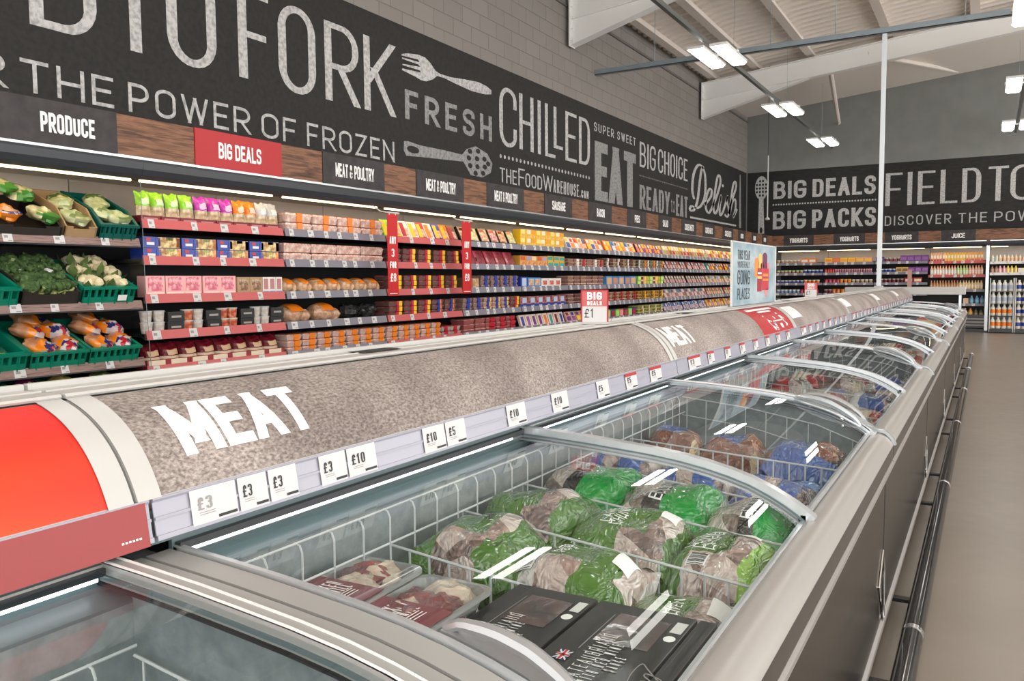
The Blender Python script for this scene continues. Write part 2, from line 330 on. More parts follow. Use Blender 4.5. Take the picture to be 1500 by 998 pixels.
struct('trim_1', MB().box(XW, XW+.03, -9, YW, 6.05, 6.10), mat('wall top flashing', (.13,.12,.115), .6))
for k, x in enumerate((-6.02, -4.97, -3.72, -2.05, -.38, 1.30, 2.98, 4.66, 6.34, 8.0, 9.7)):
    z = CEIL(x)
    o = MB().box(x-.03, x+.03, -9, YW, z-.14, z-.002).box(x-.09, x+.09, -9, YW, z-.155, z-.14).build('ceiling_purlin', 'beamshade'); o['kind'] = 'structure'; tag(o, 'painted steel purlin under the corrugated roof, number %d counted from the block wall' % (k+1), 'beam', 'roof purlins')
def rafter(y, which):
    r = thing('roof_rafter', 'white tapered steel rafter under the roof, ' + which, 'beam', (-6.2, y, 5), 'roof rafters'); r['kind'] = 'structure'
    xe, xh, x1 = -6.25, -3.75, 13.5
    top = lambda x: CEIL(x)-.21
    def bot(x): return top(x)-.43 if x >= xh else top(x)-.43-(.42*(xh-x)/(xh-xe))
    xs = [xe, xh, x1]
    w = MB().prism([(x, top(x)) for x in xs]+[(x, bot(x)) for x in xs[::-1]], y-.008, y+.008); w.build('web', 'beam', r)
    f = MB().prism([(xe,top(xe)),(x1,top(x1)),(x1,top(x1)-.02),(xe,top(xe)-.02)], y-.10, y+.10); f.build('top_flange', 'beam', r)
    f = MB().prism([(x,bot(x)) for x in xs]+[(x,bot(x)-.02) for x in xs[::-1]], y-.10, y+.10); f.build('bottom_flange', 'beam', r)
    MB().prism([(xe,top(xe)-.40),(x1,top(x1)-.41),(x1,top(x1)-.43),(xe,top(xe)-.43)], y-.05, y+.05).build('haunch_flange', 'beam', r)
    MB().box(xe-.02, xe, y-.11, y+.11, bot(xe)-.03, top(xe)).build('end_plate', 'beam', r)
    for j in range(5):
        for s in (-1,1):
            MB().tube([(xe,y+s*.07,bot(xe)+.08+j*.18),(xe+.035,y+s*.07,bot(xe)+.08+j*.18)], .014, 6).build('bolt', 'beam', r)
rafter(5.5, 'the one nearest above the red header'); rafter(12.95, 'ending above the word CHILLED'); rafter(20.4, 'farthest one, near the back wall')
for k,(a,b) in enumerate((((-3.3,20.4,6.35),(-3.75,24.9,5.75)), ((-2.5,20.4,6.45),(-.85,24.9,6.80)))):
    o = MB().tube([a,b], .055, 8).build('roof_brace', 'beamshade'); o['kind'] = 'structure'; tag(o, ['diagonal roof brace tube rising leftwards behind the farthest rafter','long roof brace tube reaching the grey back wall beside the pole'][k], 'brace')
# lights on hanging trunking
def lamp_row(x, where):
    t = thing('lighting_trunking', 'dark straight trunking carrying twin lights, ' + where, 'trunking', (x, 8, 5.05), 'light trunkings')
    MB().box(x-.03, x+.03, -9, 24.6, 5.03, 5.10).build('rail', 'trunking', t)
    for j in range(8):
        y = -7.2+4.3*j
        MB().tube([(x,y,5.10),(x,y,CEIL(x))], .0025, 4).build('suspension_wire', 'tray', t)
    ys = [13.35-4.9*k for k in range(4,0,-1)]+[13.35, 18.25, 23.1]
    for j,y in enumerate(ys):
        if j < 4: lab = 'twin panel light %s, %s out of frame' % (where, ORD[3-j])
        else: lab = 'lit twin panel light %s, %s in sight' % (where, ORD[j-4])
        f = thing('ceiling_light', lab, 'ceiling light', (x, y, 5.0), 'twin panel lights')
        MB().box(x-.33, x+.33, y-.05, y+.05, 5.005, 5.045).build('bracket', 'beam', f)
        for s in (-1,1):
            c = x+s*.18
            h = MB().box(c-.135, c+.135, y-.62, y+.62, 4.985, 5.03).build('housing', 'beam', f)
            p = MB().prism([(c-.125,4.984),(c-.09,4.955),(c+.09,4.955),(c+.125,4.984)], y-.61, y+.61).build('diffuser', 'lamp', h)
for x, where in ((-3.86,'on the rail over the wall chillers'), (.50,'on the rail over the right aisle'), (4.9,'on the rail beyond the right aisle'), (9.2,'on the farthest rail to the right')): lamp_row(x, where)
t = thing('cable_tray', 'galvanised cable tray crossing the shop below the roof', 'cable tray', (-2, 14.1, 5.1))
zt = lambda x: 5.09
MB().box(XW, 13, 14.05, 14.06, 5.16, 5.25).box(XW, 13, 14.14, 14.15, 5.16, 5.25).box(XW, 13, 14.05, 14.15, 5.16, 5.17).build('channel', 'tray', t)
for x in (-5.2,-3.2,-2.2,-.4,1.2,3.5): MB().tube([(x,14.1,5.25),(x,14.1,CEIL(x))], .005, 4).build('hanger', 'tray', t)
t = thing('power_pole', 'white square power pole dropping from the cable tray to the freezer header', 'pole', (-1.48, 14.1, 1.24))
MB().box(-1.512, -1.448, 14.07, 14.13, 1.262, 5.16).build('pole_body', 'pole', t)
MB().box(-1.54, -1.42, 14.04, 14.16, 1.250, 1.29).build('foot_plate', 'white', t)
t = thing('hanging_rod', 'thin rod hanging from the roof with a round knob at its end', 'rod', (-4.79, 21, 2.88))
MB().tube([(-4.785,21,CEIL(-4.785)),(-4.786,21,4.45)], .010, 6).build('wire', 'cord', t)
MB().tube([(-4.786,21,4.45),(-4.787,21,2.93)], .016, 6).build('rod', 'white', t)
MB().lathe([(.02,.06),(.055,.03),(.06,0),(.02,-.015)], (-4.787,21,2.88), 10).build('knob', 'white', t, True)
# ------------------------------------------------------------------ chalkboard banners
FL = lambda u, v: (-6.318, u, v)
FL2 = lambda u, v: (-6.3165, u, v)
t = thing('wall_banner', 'long chalkboard style banner on the block wall lettered FIELD TO FORK and CHILLED', 'banner', (XW, 12, 3.5))
MB().box(XW, -6.32, -8, 24.98, 2.58, 4.56).build('board', 'chalkboard', t)
def txt(name, s, u0, u1, v0, v1, fn, m='chalk', bold=0., parent=None, **k):
    mb = MB(); text_into(mb, s, u0, u1, v0, v1, fn, bold, **k); return mb.build(name, m, parent)
def stx(s, u0, u1, v0, v1, fn, m, tv, th=None, gap=None, rho=1., parent=None, sp=None):
    mb = MB(); stroke_text(mb, s, u0, u1, v0, v1, fn, tv, th, gap, rho, sp=sp); return mb.build('lettering', m, parent or t)
for s,u0,u1,v0,v1 in (('F',1.15,1.60,3.40,4.27),('I',1.83,1.95,3.40,4.27),('E',2.18,2.62,3.40,4.27),('L',2.85,3.24,3.40,4.27),('D',3.69,4.24,3.385,4.27),
        ('T',4.30,4.88,3.385,4.27),('O',4.90,5.44,3.385,4.28),('F',5.70,6.10,3.41,4.27),('O',6.22,6.76,3.395,4.28),('R',6.90,7.46,3.415,4.265),('K',7.55,8.12,3.42,4.27)):
    stx(s, u0, u1, v0, v1, FL, 'chalk', .112, .062)
for s,u0,u1 in (('DISCOVE',1.0,3.12),('R',3.25,3.49),('THE',3.60,4.36),('POWER',4.495,5.82),('OF',5.965,6.44),('FROZEN',6.60,8.09)): stx(s, u0, u1, 2.872, 3.118, FL, 'chalk', .033, .029, .062, 1.25)
stx('FRESH',8.32,10.385,3.44,3.80,FL,'chalkdim',.088,.058,.14)
for s,u0,u1,v0 in (('C',10.60,11.12,3.43),('H',11.20,11.66,3.45),('I',11.80,11.92,3.45),('L',12.05,12.42,3.45),('L',12.36,12.70,3.62),('E',12.80,13.24,3.47),('D',13.34,13.80,3.48)): stx(s, u0, u1, v0, 4.30, FL, 'chalk', .105, .055)
for s,u0,u1,v1 in (('THE',10.60,11.11,3.10),('F',11.16,11.36,3.15),('OOD',11.38,11.94,3.10),('W',11.97,12.32,3.15),('AREHOUSE',12.34,13.33,3.10),('.COM',13.36,13.74,3.02)): stx(s, u0, u1, 2.885, v1, FL, 'chalk', .036, .022, .036)
stx('SUPER SWEET',13.98,16.04,4.145,4.305,FL,'chalk',.036,.020,.065,1.2,sp=.10)
stx('EAT',14.01,16.045,2.89,3.975,FL,'chalkdim',.30,.19,.06)
stx('BIG',16.27,17.22,3.76,4.275,FL,'chalk',.085,.042,.07); stx('CHOICE',17.36,19.41,3.76,4.275,FL,'chalk',.085,.042,.07)
stx('READY',16.27,18.15,2.89,3.39,FL,'chalkdim',.125,.06,.055); txt('lettering','to',18.22,18.52,2.95,3.26,FL,'chalkdim',-.012,t,res=6); stx('EAT',18.58,19.43,2.895,3.39,FL,'chalkdim',.125,.06,.05)
def dots(u0, u1, v, n, r, fn, m):
    mb = MB()
    for j in range(n): disc(mb, u0+(u1-u0)*j/(n-1), v, r, r, fn, 0, 8)
    mb.build('dotted_line', m, t)
dots(10.63,13.76,3.268,27,.030,FL,'chalk'); dots(16.27,19.40,3.578,44,.016,FL,'chalkdim')
mb = MB()
for P in ([(20.68,4.27),(20.49,4.109),(20.35,3.75),(20.22,3.393),(19.99,3.147),(19.71,3.085),(19.61,3.134),(19.76,3.201),(20.13,3.18),(20.51,3.271),(20.8,3.498),(20.87,3.857),(20.76,4.139),(20.43,4.271),(20.1,4.181),(19.85,3.928),(19.79,3.584),(19.94,3.385)],
    [(20.76,3.289),(21.1,3.434),(21.36,3.574),(21.41,3.729),(21.2,3.74),(20.95,3.511),(20.91,3.241),(21.16,3.125),(21.42,3.248)],
    [(21.42,3.248),(21.84,3.584),(22.21,3.987),(22.14,4.182),(21.93,4.113),(21.72,3.727),(21.58,3.32),(21.74,3.148),(22.01,3.289)],
    [(22.01,3.289),(22.33,3.687),(22.17,3.332),(22.24,3.134),(22.52,3.262)],
    [(22.52,3.262),(22.80,3.56),(22.97,3.72),(22.86,3.56),(23.06,3.38),(23.10,3.24),(22.90,3.135),(22.66,3.19)],
    [(23.10,3.24),(23.33,3.577),(23.8,4.01),(23.73,4.184),(23.49,4.046),(23.27,3.572),(23.16,3.209)],
    [(23.16,3.209),(23.45,3.586),(23.75,3.676),(23.77,3.413),(23.53,3.151),(23.96,3.426)]): ribbon(mb, P, .055, FL, 0, 2.6)
disc(mb, 22.45, 3.948, .10, .04, FL); mb.build('script_lettering', 'chalk', t)
MB().quad(FL(19.64,2.90),FL(23.86,2.92),FL(23.86,2.965),FL(19.64,2.945)).build('underline', 'chalk', t)
FORKP = [(8.27,4.211),(8.38,4.244),(8.61,4.28),(8.76,4.279),(8.87,4.236),(8.99,4.158),(9.09,4.142),(9.34,4.15),(9.68,4.191),(10.03,4.225),(10.25,4.211),(10.38,4.179),(10.38,4.12),(10.21,4.088),(9.85,4.067),(9.44,4.089),(9.18,4.108),(9.02,4.102),(8.93,4.04),(8.78,3.983),(8.66,3.976),(8.54,3.995),(8.27,4.02),(8.28,4.039),(8.66,4.07),(8.65,4.093),(8.28,4.081),(8.29,4.096),(8.66,4.138),(8.61,4.16),(8.28,4.156),(8.28,4.172),(8.64,4.192),(8.61,4.22),(8.27,4.194)]
MB().prism([FL(a,b)[1:] for a,b in FORKP], -6.32, -6.318, ax='x').build('fork_drawing', 'chalk', t)
SP = [(8.29,3.159),(8.36,3.168),(8.64,3.151),(9.15,3.16),(9.59,3.156),(9.71,3.249),(9.94,3.318),(10.25,3.255),(10.39,3.126),(10.34,2.989),(10.12,2.9),(9.81,2.901),(9.62,3.066),(9.1,3.034),(8.64,3.007),(8.33,2.983),(8.28,3.047)]
sp = MB().prism(SP, -6.32, -6.318, ax='x').build('slotted_spoon_drawing', 'chalkdim', t)
mb = MB(); disc(mb, 8.47, 3.077, .13, .045, FL2)
for a,b in ((9.79,3.229),(10.0,3.256),(9.76,3.131),(9.97,3.147),(10.17,3.165),(9.79,3.03),(9.98,3.036),(10.18,3.053),(10.27,3.11),(9.93,2.939),(10.13,2.96)): disc(mb, a, b, .058, .036, FL2)
mb.build('holes', 'chalkboard', sp)
mb = MB().prism([(24.21,4.43),(24.29,4.44),(24.33,4.2),(24.36,3.6),(24.42,2.9),(24.20,2.9),(24.19,3.6),(24.20,4.2)], -6.32, -6.318, ax='x').build('knife_drawing', 'chalkdim', t)
# back wall banner
FB = lambda u, v: (u, 25.078, v)
FB2 = lambda u, v: (u, 25.0765, v)
t = thing('wall_banner', 'chalkboard style banner on the grey back wall lettered BIG DEALS BIG PACKS and FIELD TO', 'banner', (0, YW, 3.5))
MB().box(-6.31, 9, 25.08, YW, 2.58, 4.565).build('board', 'chalkboard', t)
stx('BIG',-5.55,-4.62,3.75,4.26,FB,'chalk',.105,.082,.062,.9); stx('DEALS',-4.45,-2.77,3.75,4.26,FB,'chalk',.105,.082,.062,.9); stx('BIG',-5.555,-4.62,2.865,3.39,FB,'chalk',.105,.082,.062,.9); stx('PACKS',-4.45,-2.75,2.865,3.39,FB,'chalk',.105,.082,.062,.9); dots(-5.545,-2.77,3.585,38,.026,FB,'chalk')
for s,u0,u1 in (('F',-2.52,-2.10),('I',-1.97,-1.85),('E',-1.72,-1.30),('L',-1.17,-.76),('D',-.66,-.22),('T',-.06,.395),('O',.44,.98),('F',1.3,1.72),('O',1.85,2.38),('R',2.55,3.05),('K',3.2,3.7)): stx(s, u0, u1, 3.39, 4.285, FB, 'chalk', .115, .062)
for s,u0,u1 in (('DISCOVER',-2.52,-.895),('THE',-.725,-.06),('POWER',.10,1.42),('OF',1.6,2.05),('FROZEN',2.2,3.7)): stx(s, u0, u1, 2.85, 3.112, FB, 'chalk', .032, .027, .07, 1.25)
mb = MB(); P = [(-5.90+.19*math.cos(a),4.10+.35*math.sin(a)) for a in [math.radians(-70+ (320*j/20)) for j in range(21)]]+[(-5.97,3.70),(-5.985,2.75),(-5.80,2.75),(-5.835,3.70)]
mb = MB().prism([(a,b) for a,b in P], 25.078, 25.08); sp = mb.build('slotted_spoon_drawing', 'chalk', t)
mb = MB()
for j in range(5):
    for i in range(4 if 0 < j < 4 else 2): disc(mb, -5.90+(i-(1.5 if 0 < j < 4 else .5))*.088, 4.30-.105*j, .03, .036, FB2)
disc(mb, -5.895, 2.85, .045, .09, FB2); mb.build('holes', 'chalkboard', sp)
# ------------------------------------------------------------------ sign strip over the chillers
XS, YS = -5.35, 24.12
def strip_sign(y0, y1, s, red=False, side='L', label=''):
    if side == 'L':
        o = empty('department_sign', (XS, y0, 2.335)); f = lambda u, v: (XS+.0165, u, v)
        b = MB().box(XS-.01, XS+.015, y0+.004, y1-.004, 2.335, 2.622)
    else:
        o = empty('department_sign', (y0, YS, 2.335)); f = lambda u, v: (u, YS-.0165, v)
        b = MB().box(y0+.004, y1-.004, YS-.015, YS+.01, 2.335, 2.622)
    b.build('board', 'red' if red else 'slate', o)
    if s:
        w = y1-y0; c = (y0+y1)/2; n_ = len(s); tw = min(w*.62, .060*n_)
        if s == 'PRODUCE': tw = .375; c = 3.34
        if s == 'BIG DEALS': tw = .445; c = 4.80
        mb = MB(); stroke_text(mb, s, c-tw/2, c+tw/2, 2.412, 2.412+.128, f, tw/n_*.32, .024, tw/n_*.13, .9, sp=tw/n_*.50); mb.build('lettering', 'signwhite', o)
    else:
        mb = MB(); c = (y0+y1)/2
        for j in range(4): mb.quad(f(c-.13+j*.07,2.42),f(c-.13+j*.07+.05,2.42),f(c-.13+j*.07+.05,2.53),f(c-.13+j*.07,2.53))
        mb.build('lettering', 'signwhite', o)
    tag(o, label, 'sign', 'department signs over the chillers')
def strip_wood(y0, y1, side='L', label=''):
    if side == 'L': b = MB().box(XS-.012, XS+.008, y0, y1, 2.335, 2.618)
    else: b = MB().box(y0, y1, YS-.008, YS+.012, 2.335, 2.618)
    tag(b.build('wood_panel', 'wood'), label, 'panel', 'wood print panels between the signs')
LS = [(2.2,3.70,'PRODUCE'),(4.35,5.26,'BIG DEALS'),(5.765,6.667,'MEAT & POULTRY'),(7.2,8.13,'MEAT & POULTRY'),(8.64,9.57,'MEAT & POULTRY'),(10.15,11.03,'SAUSAGE'),(11.61,12.51,'BACON'),(13.18,14.08,'PIES'),
    (14.72,15.45,'SALAD'),(16.06,17.0,'COOKED MEATS'),(17.48,18.35,'COOKED MEATS'),(19.01,19.89,'COOKED MEATS'),(20.39,21.05,''),(21.74,22.26,''),(22.87,23.43,'')]
LL = ['dark PRODUCE sign above the vegetable crates','red BIG DEALS sign in the strip over the chillers']+['dark MEAT AND POULTRY sign, %s of the three' % ORD[i] for i in range(3)]+['dark SAUSAGE sign over the wall chillers','dark BACON sign over the wall chillers','dark PIES sign over the wall chillers','dark SALAD sign over the wall chillers']+['dark COOKED MEATS sign, %s of the three' % ORD[i] for i in range(3)]+['small dark sign near the corner, %s after the cooked meats signs' % ORD[i] for i in range(3)]
prev = None
for i,(a,b,s) in enumerate(LS):
    strip_sign(a, b, s, s == 'BIG DEALS', 'L', LL[i])
    if prev is not None: strip_wood(prev, a, 'L', 'wood print panel before the ' + LL[i].replace('small dark sign near the corner, ','small sign, '))
    prev = b
strip_wood(prev, 24.1, 'L', 'wood print panel on the chiller wall that ends in the corner')
RS = [(-5.03,-4.225,'YOGHURTS'),(-3.70,-2.90,'YOGHURTS'),(-2.41,-1.60,'YOGHURTS'),(-1.08,-.29,'JUICE')]; prev = -5.34
for i,(a,b,s) in enumerate(RS):
    lab = ('dark YOGHURTS sign on the back chillers, %s of three' % ORD[i]) if i < 3 else 'dark JUICE sign on the back chillers'
    strip_sign(a, b, s, False, 'B', lab); strip_wood(prev, a, 'B', 'wood print panel before the ' + lab); prev = b
strip_wood(prev, 5, 'B', 'long wood print panel over the milk, past the JUICE sign')
# ------------------------------------------------------------------ refrigerated wall cabinets; local frame: front x=0 facing +x, y along the run
def chiller(w, zs, rails, label, lit=(.03,.95), tickets=4, shelfmat='chillerblack', ticketseed=0, railh=.068, depth=.80, base=True):
    r = empty('multideck_chiller'); R = random.Random(ticketseed+3)
    tag(r, label, 'chiller', 'refrigerated wall cabinets')
    if base: MB().prism([(-.97,0),(.06,0),(.06,.09),(.11,.12),(.11,.43),(.085,.455),(-.97,.40)], 0, w).build('base', 'darkgrey', r)
    for z in ((.16,.24,.32) if base else ()): MB().prism([(.11,z),(.125,z+.012),(.125,z+.028),(.11,z+.04)], 0, w).build('bumper_strip', 'trimgrey', r)
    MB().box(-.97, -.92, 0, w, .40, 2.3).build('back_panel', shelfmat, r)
    MB().box(-.92, -.91, .004, w-.004, zs[0]+.03, 2.25).build('lit_back_panel', 'chillerback', r)  # pale panel puts the lit zone above the top shelf into colour
    MB().prism([(-.92,2.30),(-.92,2.245),(-.14,2.225),(-.10,2.178),(-.045,2.182),(-.012,2.21),(.004,2.25),(.012,2.30),(.004,2.330),(-.2,2.334),(-.97,2.334)], 0, w).build('canopy', 'canopy', r)
    MB().quad((-.91,.002,2.240),(-.91,w-.002,2.240),(-.145,w-.002,2.219),(-.145,.002,2.219)).build('canopy_lining', 'chillerback', r)
    MB().box(-.004, .010, 0, w, 2.318, 2.336).build('canopy_trim', 'aluminium', r)
    MB().box(-.093, -.076, w*lit[0], w*lit[1], 2.169, 2.180).build('light_tube', 'ledwarm', r)
    for i, z in enumerate(zs):
        s = MB().box(-depth-.07, -.066, .004, w-.004, z-.05, z-.024).build('shelf', shelfmat, r)
        MB().prism([(-.10,z-.024),(-.066,z-.024),(-.05,z-.07),(-.10,z-.05)], .004, w-.004).build('front_lip', 'darkgrey', s)
        rl = rails[i] if isinstance(rails,(list,tuple)) else rails
        MB().prism([(-.066,z),(-.058,z),(-.042,z-railh),(-.050,z-railh)], .012, w-.012).build('price_rail', rl, s)
        n = tickets; 
        for j in range(n):
            y = .06+(w-.18)*(j+(R.random()*.4 if j else 0))/max(n,1)
            k = R.choice((.055,.062,.075))
            a = lambda q: (-.0545+q*.0155, )
            m = MB(); x0, x1 = -.0565, -.0405
            m.quad((x0,y,z-.002),(x1,y,z-railh+.001),(x1,y+k,z-railh+.001),(x0,y+k,z-.002))
            e = .0008; f = lambda u,v: (x1+e+(x0-x1)*v, y+k*u, z-railh+.001+(railh-.003)*v)
            m.quad(f(.15,.45),f(.15,.75),f(.55,.75),f(.55,.45),1); m.quad(f(.5,.1),f(.5,.2),f(.92,.2),f(.92,.1),1)
            m.build('price_ticket', ['ticket','inkgrey'], s)
    return r
ZL = (1.90, 1.628, 1.342, 1.068, .803)
BAYW, BAY0 = 1.425, 3.90
SIGN = ['red BIG DEALS','first MEAT','second MEAT','third MEAT','SAUSAGE','BACON','PIES','SALAD','first COOKED MEATS','second COOKED MEATS','third COOKED MEATS','first small','second small','corner']
NB = 14
for i in range(NB):
    rails = 'railred' if i in (0,2) else 'railgrey'
    c = chiller(BAYW, ZL, rails, 'dark five shelf wall chiller below the %s sign' % SIGN[i], (.02,.93), 4 if i in (0,2) else 6, ticketseed=i)
    c.location = (XS, BAY0+BAYW*i, 0)
# produce cabinet
ZP = (1.752, 1.298, .878)
c = chiller(2.938, ZP, 'railwood', 'wall chiller with wood edged shelves full of vegetable crates', (0,.985), 9, railh=.06, ticketseed=40)
sg = MB().prism([(-.9,.46),(.0,.46),(.01,.80),(-.02,1.3),(-.03,2.17),(-.9,2.22)], 2.932, 2.938).build('side_glass', 'clear', c); MB().tube([(.004,2.935,.46),(.012,2.935,.80),(-.018,2.935,1.3),(-.028,2.935,2.17)], .0025, 6).build('glass_edge', 'coldpanel', sg)
c.location = (XS, .96, 0)
# back wall
ZB = (1.845, 1.565, 1.285, 1.0, .75); ZJ = (1.83, 1.475, 1.10, .735, .385)
BX = [-5.29, -3.98, -2.67, -1.36]; BN = ['first YOGHURTS','second YOGHURTS','third YOGHURTS','JUICE']
for i in range(4):
    c = chiller(1.31, ZJ if i == 3 else ZB, ['railred','railred','railgrey','railgrey','railgrey'] if i == 3 else 'railgrey', 'back wall chiller below the %s sign' % BN[i], (.08,.92), 5, ticketseed=60+i)
    c.location = (BX[i], YS, 0); c.rotation_euler = (0,0,-math.pi/2)
c = chiller(1.31, (1.80,1.52), 'whiteplastic', 'back wall chiller with milk cages at its foot', (.02,.3), 4, ticketseed=70, base=False); c.location = (.03, YS, 0); c.rotation_euler = (0,0,-math.pi/2)
c = chiller(1.31, (1.80,1.52), 'whiteplastic', 'back wall milk chiller beyond the right edge of the aisle', (.02,.9), 4, ticketseed=71, base=False); c.location = (1.34, YS, 0); c.rotation_euler = (0,0,-math.pi/2)
t = thing('chiller_end_post', 'pale steel post between the JUICE chiller and the milk', 'post', (-.01, 24.05, 0))
MB().box(-.045, .025, 24.0, 24.10, 0, 2.20).build('post', 'aluminium', t); MB().box(-.05, .03, 23.99, 24.11, 0, .05).build('foot', 'darkgrey', t)
def put(side, i, me, name, x, y, z, lab, cat, grp, rz=0., ry=0.):
    if side == 'L': loc, r = (XS+x, BAY0+BAYW*i+y, z), rz
    else: loc, r = ((BX+[.03,1.34])[i]+y, YS-x, z), rz-math.pi/2
    return place(name, me, loc, (0, ry, r), lab, cat, grp)
# ------------------------------------------------------------------ product kit; local: base z=0, front x=0, depth to -x, y centred
_pm = {}
def P(c, r=.35, noise_=None):
    k = (c, r, noise_)
    if k not in _pm:
        nm = 'pack %d' % len(_pm)
        if noise_: _pm[k] = noisemat(nm, c, noise_, 28, r, (1,1,1), 4, .40, .62)
        else: _pm[k] = mat(nm, c, r)
    return _pm[k]
GRN=(.27,.62,.03); DGRN=(.03,.16,.03); MAG=(.50,.04,.42); ORG=(.86,.22,.01); YEL=(.90,.55,.02); BLU=(.02,.05,.33); SKY=(.08,.30,.62); REDC=(.48,.015,.03); MAR=(.20,.012,.022); PNK=(.85,.44,.42); WHT=(.75,.73,.70); SIL=(.55,.56,.56); KRA=(.44,.28,.15); BRN=(.20,.10,.05); BLK=(.012,.012,.012); CRM=(.80,.66,.44); PUR=(.15,.02,.20); TEAL=(.02,.35,.33); OLV=(.38,.36,.06); GLD=(.66,.40,.07)
MEATP = lambda: P((.62,.30,.24), .25, (.86,.58,.48))
MEATR = lambda: P((.20,.03,.03), .25, (.42,.12,.10))
MEATB = lambda: P((.30,.12,.08), .25, (.60,.36,.28))
MIXV = lambda: P((.45,.30,.16), .3, (.72,.60,.42))
_km = {}
def km(key, fn):
    if key not in _km: _km[key] = fn()
    return _km[key]
def k_tray(w, d, h, meat, bands=(), body=None, film=True):
    def go():
        mats = [body or P((.45,.42,.40),.2), meat]+[b[2] for b in bands]; mb = MB()
        def ring(z, s): return [(-d/2+ (d/2-s)*a, (w/2-s)*b, z) for a,b in ((1,-1),(1,1),(-1,1),(-1,-1))]
        mb.add(ring(0,.012)+ring(h*.72,0), [(0,3,2,1),(0,1,5,4),(1,2,6,5),(2,3,7,6),(3,0,4,7)], 0)
        mb.add(ring(h*.70,.001)+ring(h*.95,.012), [(4,5,6,7),(0,1,5,4),(1,2,6,5),(2,3,7,6),(3,0,4,7)], 1)
        mb.add(ring(h*.70,-.004)+ring(h*.75,-.004), [(0,3,2,1),(4,5,6,7),(0,1,5,4),(1,2,6,5),(2,3,7,6),(3,0,4,7)], 0)
        for i,b in enumerate(bands): mb.box(-d-.002, .006, w*(b[0]-.5), w*(b[1]-.5), .002, h*.97, 2+i)
        return mb.mesh('tray_pack', mats)
    return km(('tray',w,d,h,meat.name,tuple((b[0],b[1],b[2].name) for b in bands), body.name if body else 0), go)
def k_box(w, d, h, body, patches=(), lip=0):
    def go():
        mb = MB().box(-d, 0, -w/2, w/2, 0, h, 0); mats = [body]
        for (y0,y1,z0,z1,m) in patches:
            mats.append(m); mb.box(-.001, .0025, w*(y0-.5), w*(y1-.5), h*z0, h*z1, len(mats)-1)
            mb.box(-d*.98, -.002, w*(y0-.5)*.98, w*(y1-.5)*.98, h-.001, h+.0015, len(mats)-1) if z1 > .98 else None
        return mb.mesh('carton', mats)
    return km(('box',w,d,h,body.name,tuple((p[:4],p[4].name) for p in patches)), go)
def k_bag(w, d, h, cols, patch=None, seed=0):
    def go():
        mb = MB(); nz, ny = 9, 8; mats = [c for _,c in cols]
        def pt(u, v, s):
            th = d*.5*max(0,(1-abs(2*u-1)**2.4))**.5*(min(1,(1-v)*3.2)**.7)*(.75+.25*math.sin(math.pi*min(1,v*1.2)))
            nz_ = noise.noise(Vector((u*5+seed*3.7, v*6, s*2.)))*.012
            top_ = h*(1+.10*noise.noise(Vector((u*3.1, seed*4.7, .5)))); return (-d/2+s*(th+nz_*(1 if 0<u<1 and v<.95 else 0))-.02*v*v, (u-.5)*w*(1-.10*math.sin(3.1*v)+.04*v), top_*v)
        for s in (1,-1):
            vs = [pt(j/ny, i/nz, s) for i in range(nz+1) for j in range(ny+1)]
            for i in range(nz):
                v = (i+.5)/nz; mi = 0
                for q,(lim,_) in enumerate(cols):
                    if v <= lim: mi = q; break
                fs = [(i*(ny+1)+j, i*(ny+1)+j+1, (i+1)*(ny+1)+j+1, (i+1)*(ny+1)+j) for j in range(ny)]
                b = len(mb.v)
                mb.add([vs[a] for a in range(i*(ny+1),(i+2)*(ny+1))], [tuple((k-i*(ny+1)) for k in f)[::s] for f in fs], mi)
        if patch:
            mats.append(patch[4]); k = len(mats)-1; u0,u1,v0,v1 = patch[:4]; n = 4
            vs = [(lambda p: (p[0]+.004,p[1],p[2]))(pt(u0+(u1-u0)*a/n, v0+(v1-v0)*b/n, 1)) for b in range(n+1) for a in range(n+1)]
            mb.add(vs, [(b*(n+1)+a,b*(n+1)+a+1,(b+1)*(n+1)+a+1,(b+1)*(n+1)+a) for b in range(n) for a in range(n)], k)
        return mb.mesh('pouch', mats, True)
    return km(('bag',w,d,h,tuple((a,c.name) for a,c in cols),patch and (patch[:4],patch[4].name),seed), go)
def k_lean(w, h, t, body, patches=(), tilt=24):
    def go():
        mb = MB(); a = math.radians(tilt); mats = [body]
        def f(x,y,z): return (x*math.cos(a)-z*math.sin(a), y, x*math.sin(a)+z*math.cos(a)+t*math.sin(a))
        def bx(x0,x1,y0,y1,z0,z1,mi):
            b = MB().box(x0,x1,y0,y1,z0,z1); mb.add([f(*v) for v in b.v], b.f, mi)
        bx(-t,0,-w/2,w/2,0,h,0)
        for (y0,y1,z0,z1,m) in patches: mats.append(m); bx(-.001,.003,w*(y0-.5),w*(y1-.5),h*z0,h*z1,len(mats)-1)
        return mb.mesh('leaning_pack', mats)
    return km(('lean',w,h,t,body.name,tilt,tuple((p[:4],p[4].name) for p in patches)), go)
def k_pot(r, h, body, lid, label=None):
    def go():
        mb = MB(); z = h*.86
        mb.lathe([(r*.78,0),(r*.84,h*.15),(r*.95,h*.7),(r*.97,z)], (-r,0,0), 12, mis=[0,2,0]); mb.lathe([(r,z),(r*1.04,z+.004),(r*1.04,h-.004),(r*.96,h)], (-r,0,0), 12, 1)
        return mb.mesh('tub', [body, lid, label or body], True)
    return km(('pot',r,h,body.name,lid.name,label.name if label else 0), go)
